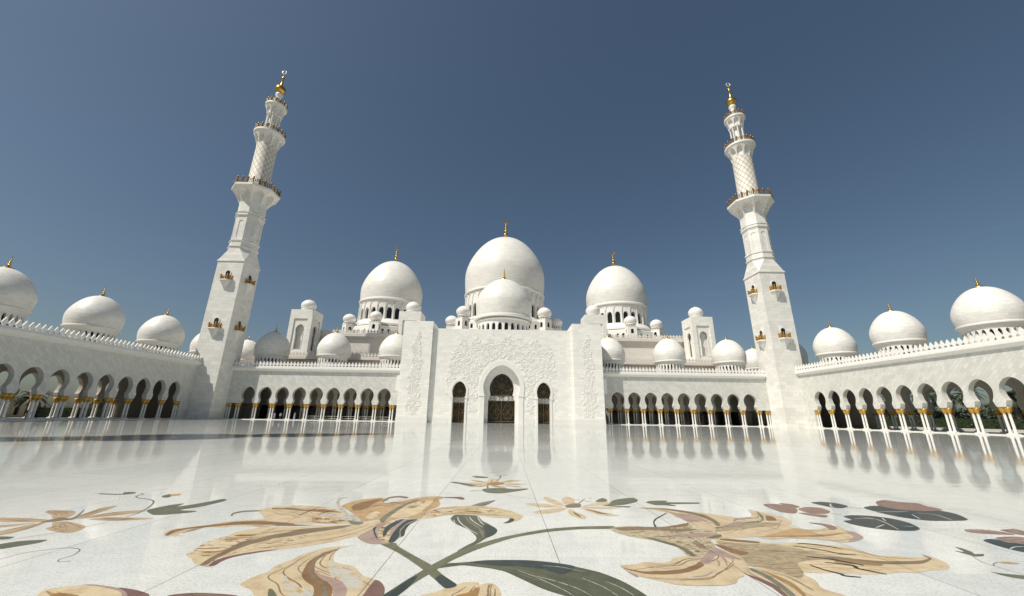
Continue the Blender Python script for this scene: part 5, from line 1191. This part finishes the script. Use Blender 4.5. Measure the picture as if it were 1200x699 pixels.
def palm(x, y, H, seed, lab):
    t = thing('palm_tree', lab, 'palm tree', (x, y, -0.16), group='palms in the gardens behind the arcades')
    tm, cm = palm_meshes(seed, H); link('trunk', tm, t); link('crown', cm, t)
PALMS = [(-105, 91.9, 4.2, 'palm behind the shaded arcade seen through its second arch from the left edge', 1), (-106, 87.0, 3.6, 'palm at the very left edge behind the shaded arcade', 2), (-105, 107.0, 4.6, 'palm behind the shaded arcade nearest the left minaret', 3),
         (105, 88.5, 7.9, 'palm framed by the arch second from the right edge', 4), (104, 92.5, 7.0, 'palm framed by the third arch from the right edge', 5), (105, 97.2, 8.4, 'palm framed by the fourth arch from the right edge', 6), (106, 107.0, 7.6, 'palm framed by the sixth arch from the right edge', 7), (107, 82.0, 7.2, 'palm nearest the right edge behind the sunlit arcade', 8), (108, 101.5, 6.2, 'low palm between the taller palms behind the sunlit arcade', 9)]
for x, y, H, lab, sd in PALMS: palm(x, y, H, sd, lab)
def foliage_box(mb, x0, x1, y0, y1, z0, z1, n, sz, rnd):
    for k in range(n):
        p = Vector((rnd.uniform(x0, x1), rnd.uniform(y0, y1), rnd.uniform(z0, z1)))
        a = Vector((rnd.gauss(0, 1), rnd.gauss(0, 1), rnd.gauss(0, 1))).normalized(); b = a.cross(Vector((rnd.gauss(0, 1), rnd.gauss(0, 1), rnd.gauss(0, 1)))).normalized()
        s = sz*rnd.uniform(0.5, 1.2); mb.add([tuple(p-a*s), tuple(p+b*s*0.6), tuple(p+a*s), tuple(p-b*s*0.6)], [(0, 1, 2, 3)])
def hedge(x0, x1, y0, y1, h, lab, seed):
    rnd = random.Random(seed); t = thing('hedge', lab, 'hedge', ((x0+x1)/2, (y0+y1)/2, -0.16), group='clipped hedges in the gardens')
    cx, cy = (x0+x1)/2, (y0+y1)/2; m = MB()
    m.box(x0-cx+0.25, x1-cx-0.25, y0-cy+0.25, y1-cy-0.25, 0, h-0.25); 
    foliage_box(m, x0-cx, x1-cx, y0-cy, y1-cy, 0.05, h+0.1, int(60*(x1-x0+2)*(y1-y0)/8), 0.28, rnd); m.build('foliage', MT['hedge'], t)
hedge(-104.5, -102, 92.5, 118, 2.5, 'dark green hedge behind the shaded left arcade', 1)
hedge(99, 101.5, 72, 126, 2.9, 'long dark hedge behind the sunlit right arcade', 2)
def garden_tree(x, y, H, W_, lab, seed):
    rnd = random.Random(seed); t = thing('garden_tree', lab, 'tree', (x, y, -0.16), group='round dark trees behind the sunlit arcade')
    m = MB(); m.tube([(0, 0, 0), (0.1, 0.05, H*0.3), (0.05, 0.1, H*0.6)], [0.2, 0.15, 0.08], 7)
    for k in range(5):
        a = rnd.uniform(0, 6.28); m.tube([(0.1, 0.05, H*0.3), (math.cos(a)*W_*0.25, math.sin(a)*W_*0.25, H*0.55), (math.cos(a)*W_*0.4, math.sin(a)*W_*0.4, H*0.75)], [0.09, 0.06, 0.03], 5)
    m.build('trunk', MT['bark'], t); c = MB()
    for k in range(34):
        a = rnd.uniform(0, 6.28); rr = W_/2*math.sqrt(rnd.random())*0.85; zc = H*rnd.uniform(0.16, 0.9); s = W_*0.17*rnd.uniform(0.7, 1.3)
        for j in range(46):
            d = Vector((rnd.gauss(0, 1), rnd.gauss(0, 1), rnd.gauss(0, 0.8))).normalized()*s*rnd.random()**0.4
            p = Vector((math.cos(a)*rr, math.sin(a)*rr, zc))+d
            u = Vector((rnd.gauss(0, 1), rnd.gauss(0, 1), rnd.gauss(0, 1))).normalized(); v = u.cross(d.normalized()+Vector((0.01, 0, 0))).normalized(); q = 0.24*rnd.uniform(0.6, 1.3)
            c.add([tuple(p-u*q), tuple(p+v*q*0.6), tuple(p+u*q), tuple(p-v*q*0.6)], [(0, 1, 2, 3)])
    me = bpy.data.meshes.new('crown'); me.from_pydata(c.v, [], c.f); me.materials.append(MT['hedge']); link('crown', me, t)
for k, y in enumerate((84, 89.5, 95, 100, 105.5, 111, 117, 124)):
    garden_tree(111+1.6*math.sin(k*2.1), y, 5.4+0.7*math.sin(k*1.7), 6.4, 'round dark tree in the row of trees behind the sunlit arcade', 20+k)
# low white planter wall on the right
w = MB(); w.box(96.6, 97.1, 72, 126, -0.16, 0.55); o = w.build('planter_wall', MT['plinth']); tag(o, 'low white planter wall in front of the right hedge', 'wall')
# bare tree on the left
def bare_tree(x, y, lab):
    rnd = random.Random(4); t = thing('bare_tree', lab, 'tree', (x, y, -0.16)); m = MB(); c = MB()
    m.tube([(0, 0, 0), (0.05, 0, 1.6), (0.1, 0.1, 2.6)], [0.16, 0.13, 0.10], 7); m.build('trunk', MT['twig'], t)
    def grow(p, d, L, r, k):
        q = p+d*L; c.tube([tuple(p), tuple(p.lerp(q, 0.5)+Vector((rnd.uniform(-.1, .1),)*3)), tuple(q)], [r, r*0.85, r*0.65], 4)
        if k == 0: return
        for i in range(3): grow(q, (d+Vector((rnd.gauss(0, .5), rnd.gauss(0, .5), rnd.gauss(0.1, .35)))).normalized(), L*rnd.uniform(0.6, 0.85), r*0.62, k-1)
    for i in range(4): grow(Vector((0.08, 0.08, 2.5)), Vector((rnd.gauss(0, .6), rnd.gauss(0, .6), 1)).normalized(), 1.3, 0.07, 4)
    c.build('crown', MT['twig'], t)
bare_tree(-106.5, 97.5, 'small leafless tree behind the shaded left arcade')
# beige garden building with arched windows on the left
bb = thing('garden_building', 'beige flat-roofed building with small arched windows seen through the left arcade', 'building', (-112, 98.0, -0.16))
w = MB()
mpb = lambda u, d, z: (-d, u, z)
arched_panel(w, mpb, -14, 1.5, 0, 3.9, [(-12.6+2.1*k, 0.5, 0.5, 1.9) for k in range(7)], 0.4); w.box(-5.5, -0.45, -14, 1.5, 0, 3.85); w.box(-5.7, 0.1, -14.1, 1.6, 3.9, 4.15)
w.build('wall', simple('beige_render', (0.52, 0.46, 0.36), 0.85, 0, 0.1, 0.8), bb)
w = MB(); w.box(-0.44, -0.36, -13.8, 1.3, 0.2, 3.7); w.build('window_glass', MT['glassdark'], bb)
# parked white vehicle glimpsed through the right arcade is left as a low kerb of the drive
# ================================================================== PEOPLE
SKIN = simple('skin', (0.36, 0.21, 0.14), 0.6, 0, 0.05, 5.0)
def cloth(name, c): return simple('cloth_'+name, c, 0.8, 0, 0.15, 9.0)
CL = {'black': cloth('black', (0.02, 0.02, 0.022)), 'white': cloth('white', (0.62, 0.62, 0.62)), 'blue': cloth('pale_blue', (0.36, 0.44, 0.56)), 'navy': cloth('navy', (0.03, 0.04, 0.07)), 'hair': cloth('dark_hair', (0.015, 0.012, 0.01)), 'tan': cloth('tan', (0.40, 0.30, 0.20))}
def person(x, y, rz, lab, outfit, stride=0.0, H=1.70, seated=False):
    k = H/1.70; t = thing('person', lab, 'person', (x, y, 0.12), rz)
    top, bottom, robe, hair = outfit
    V = []; E = []; R = []
    def v(p, r, parent=None):
        V.append((p[0]*k, p[1]*k, p[2]*k)); R.append(r*k)
        if parent is not None: E.append((parent, len(V)-1))
        return len(V)-1
    pel = v((0, 0, 0.92), 0.125); sp = v((0, 0.0, 1.10), 0.115, pel); ch = v((0, 0.0, 1.30), 0.13, sp); nk = v((0, 0.0, 1.44), 0.055, ch); hd0 = v((0, -0.015, 1.53), 0.075, nk); hd = v((0, -0.02, 1.61), 0.088, hd0); v((0, -0.01, 1.675), 0.05, hd)
    v((0, -0.115, 1.575), 0.014, hd0)
    for q in (-1, 1):
        st = stride*q
        hp = v((q*0.09, 0, 0.88), 0.088, pel); kn = v((q*0.095, -0.03-st*0.5, 0.49), 0.058, hp); an = v((q*0.095, 0.02-st+abs(st)*0.2, 0.085), 0.040, kn); v((q*0.10, -0.15-st, 0.03), 0.030, an)
        s_ = v((q*0.175, 0, 1.36), 0.060, ch); el = v((q*0.235, 0.03+st*0.3, 1.10), 0.043, s_); wr = v((q*0.235, -0.06+st*0.6, 0.88), 0.030, el); pm = v((q*0.235, -0.085+st*0.65, 0.81), 0.032, wr)
        for f in range(4): 
            b_ = v((q*0.238, -0.118+st*0.65+0.02*f, 0.765), 0.009, pm); v((q*0.232, -0.116+st*0.65+0.02*f, 0.722+0.006*abs(f-1)), 0.007, b_)
        v((q*0.215, -0.135+st*0.65, 0.80), 0.010, pm)
    me = bpy.data.meshes.new('body'); me.from_pydata(V, E, []); me.materials.append(SKIN); o = link('body', me, t)
    sk = o.modifiers.new('skin', 'SKIN'); 
    for i, d in enumerate(me.skin_vertices[0].data): d.radius = (R[i], R[i]*0.85); d.use_root = (i == 0)
    sub = o.modifiers.new('smooth', 'SUBSURF'); sub.levels = 1; sub.render_levels = 1
    def lat(prof, name, mat, sy=0.72, cy=0.0):
        m = MB(); m.lathe([(r*k, z*k) for r, z in prof], 20); m.v = [(x_, y_*sy+cy*k, z_) for x_, y_, z_ in m.v]; m.build(name, mat, t, 60)
    if robe:
        lat([(0.25, 0.06), (0.235, 0.4), (0.20, 0.85), (0.19, 1.05), (0.215, 1.28), (0.17, 1.40), (0.075, 1.46)], 'robe', CL[robe], 0.8)
    else:
        lat([(0.175, 0.80), (0.17, 1.0), (0.185, 1.2), (0.205, 1.32), (0.15, 1.41), (0.07, 1.45)], 'shirt', CL[top])
        m = MB()
        for q in (-1, 1):
            st = stride*q; m.tube([(q*0.09*k, 0, 0.92*k), (q*0.095*k, (-0.03-st*0.5)*k, 0.49*k), (q*0.095*k, (0.02-st+abs(st)*0.2)*k, 0.09*k)], [0.11*k, 0.08*k, 0.065*k], 10)
        m.build('trousers', CL[bottom], t, 60)
    m = MB()
    for q in (-1, 1):
        st = stride*q; m.tube([(q*0.172*k, 0, 1.38*k), (q*0.235*k, (0.03+st*0.3)*k, 1.10*k), (q*0.235*k, (-0.055+st*0.6)*k, 0.90*k)], [0.075*k, 0.058*k, 0.05*k], 10)
    m.build('sleeves', CL[robe or top], t, 60)
    lat([(0.118, 1.56), (0.125, 1.62), (0.10, 1.69), (0.05, 1.725), (0.0, 1.735)] if hair != 'scarf' else [(0.17, 1.38), (0.13, 1.48), (0.122, 1.60), (0.10, 1.69), (0.05, 1.73), (0.0, 1.74)], 'hair' if hair != 'scarf' else 'headscarf', CL['hair' if hair != 'scarf' else (robe or 'black')], 0.95, 0.02)
    return t
person(-76.3, 67.2, 1.3, 'person in a long black robe and headscarf standing between the leftmost pillars', (None, None, 'black', 'scarf'))
person(-78.6, 70.4, -0.6, 'person in dark shirt and trousers walking behind the second left pillar', ('navy', 'black', None, 'hair'), 0.16)
person(-76.0, 74.6, 2.2, 'person in black shirt and trousers beside the third left pillar', ('black', 'black', None, 'hair'), 0.12)
person(-76.4, 76.0, 0.7, 'person in tan shirt and dark trousers by the fourth left pillar', ('tan', 'navy', None, 'hair'), 0.10)
person(-76.5, 95.6, 1.8, 'person in black robe under the last arch before the left minaret', (None, None, 'black', 'scarf'))
person(-56.6, 102.5, 0.2, 'person in white robe standing in the left front arcade', (None, None, 'white', 'hair'))
person(-55.1, 102.6, 0.5, 'person in pale blue shirt and dark trousers in the left front arcade', ('blue', 'navy', None, 'hair'), 0.08)
person(-51.6, 102.5, -0.4, 'person in pale blue robe in the left front arcade nearest the gateway', (None, None, 'blue', 'scarf'))
# posts with chains before the left minaret
def stanchion(x, y, lab):
    t = thing('barrier_post', lab, 'post', (x, y, 0.0)); m = MB(); m.lathe([(0.20, 0), (0.20, 0.04), (0.06, 0.08), (0.05, 0.92), (0.085, 0.95), (0.07, 1.02), (0, 1.05)], 14); m.build('post', MT['white'], t, 40)
stanchion(-70.6, 94.6, 'white barrier post standing before the shaded minaret')
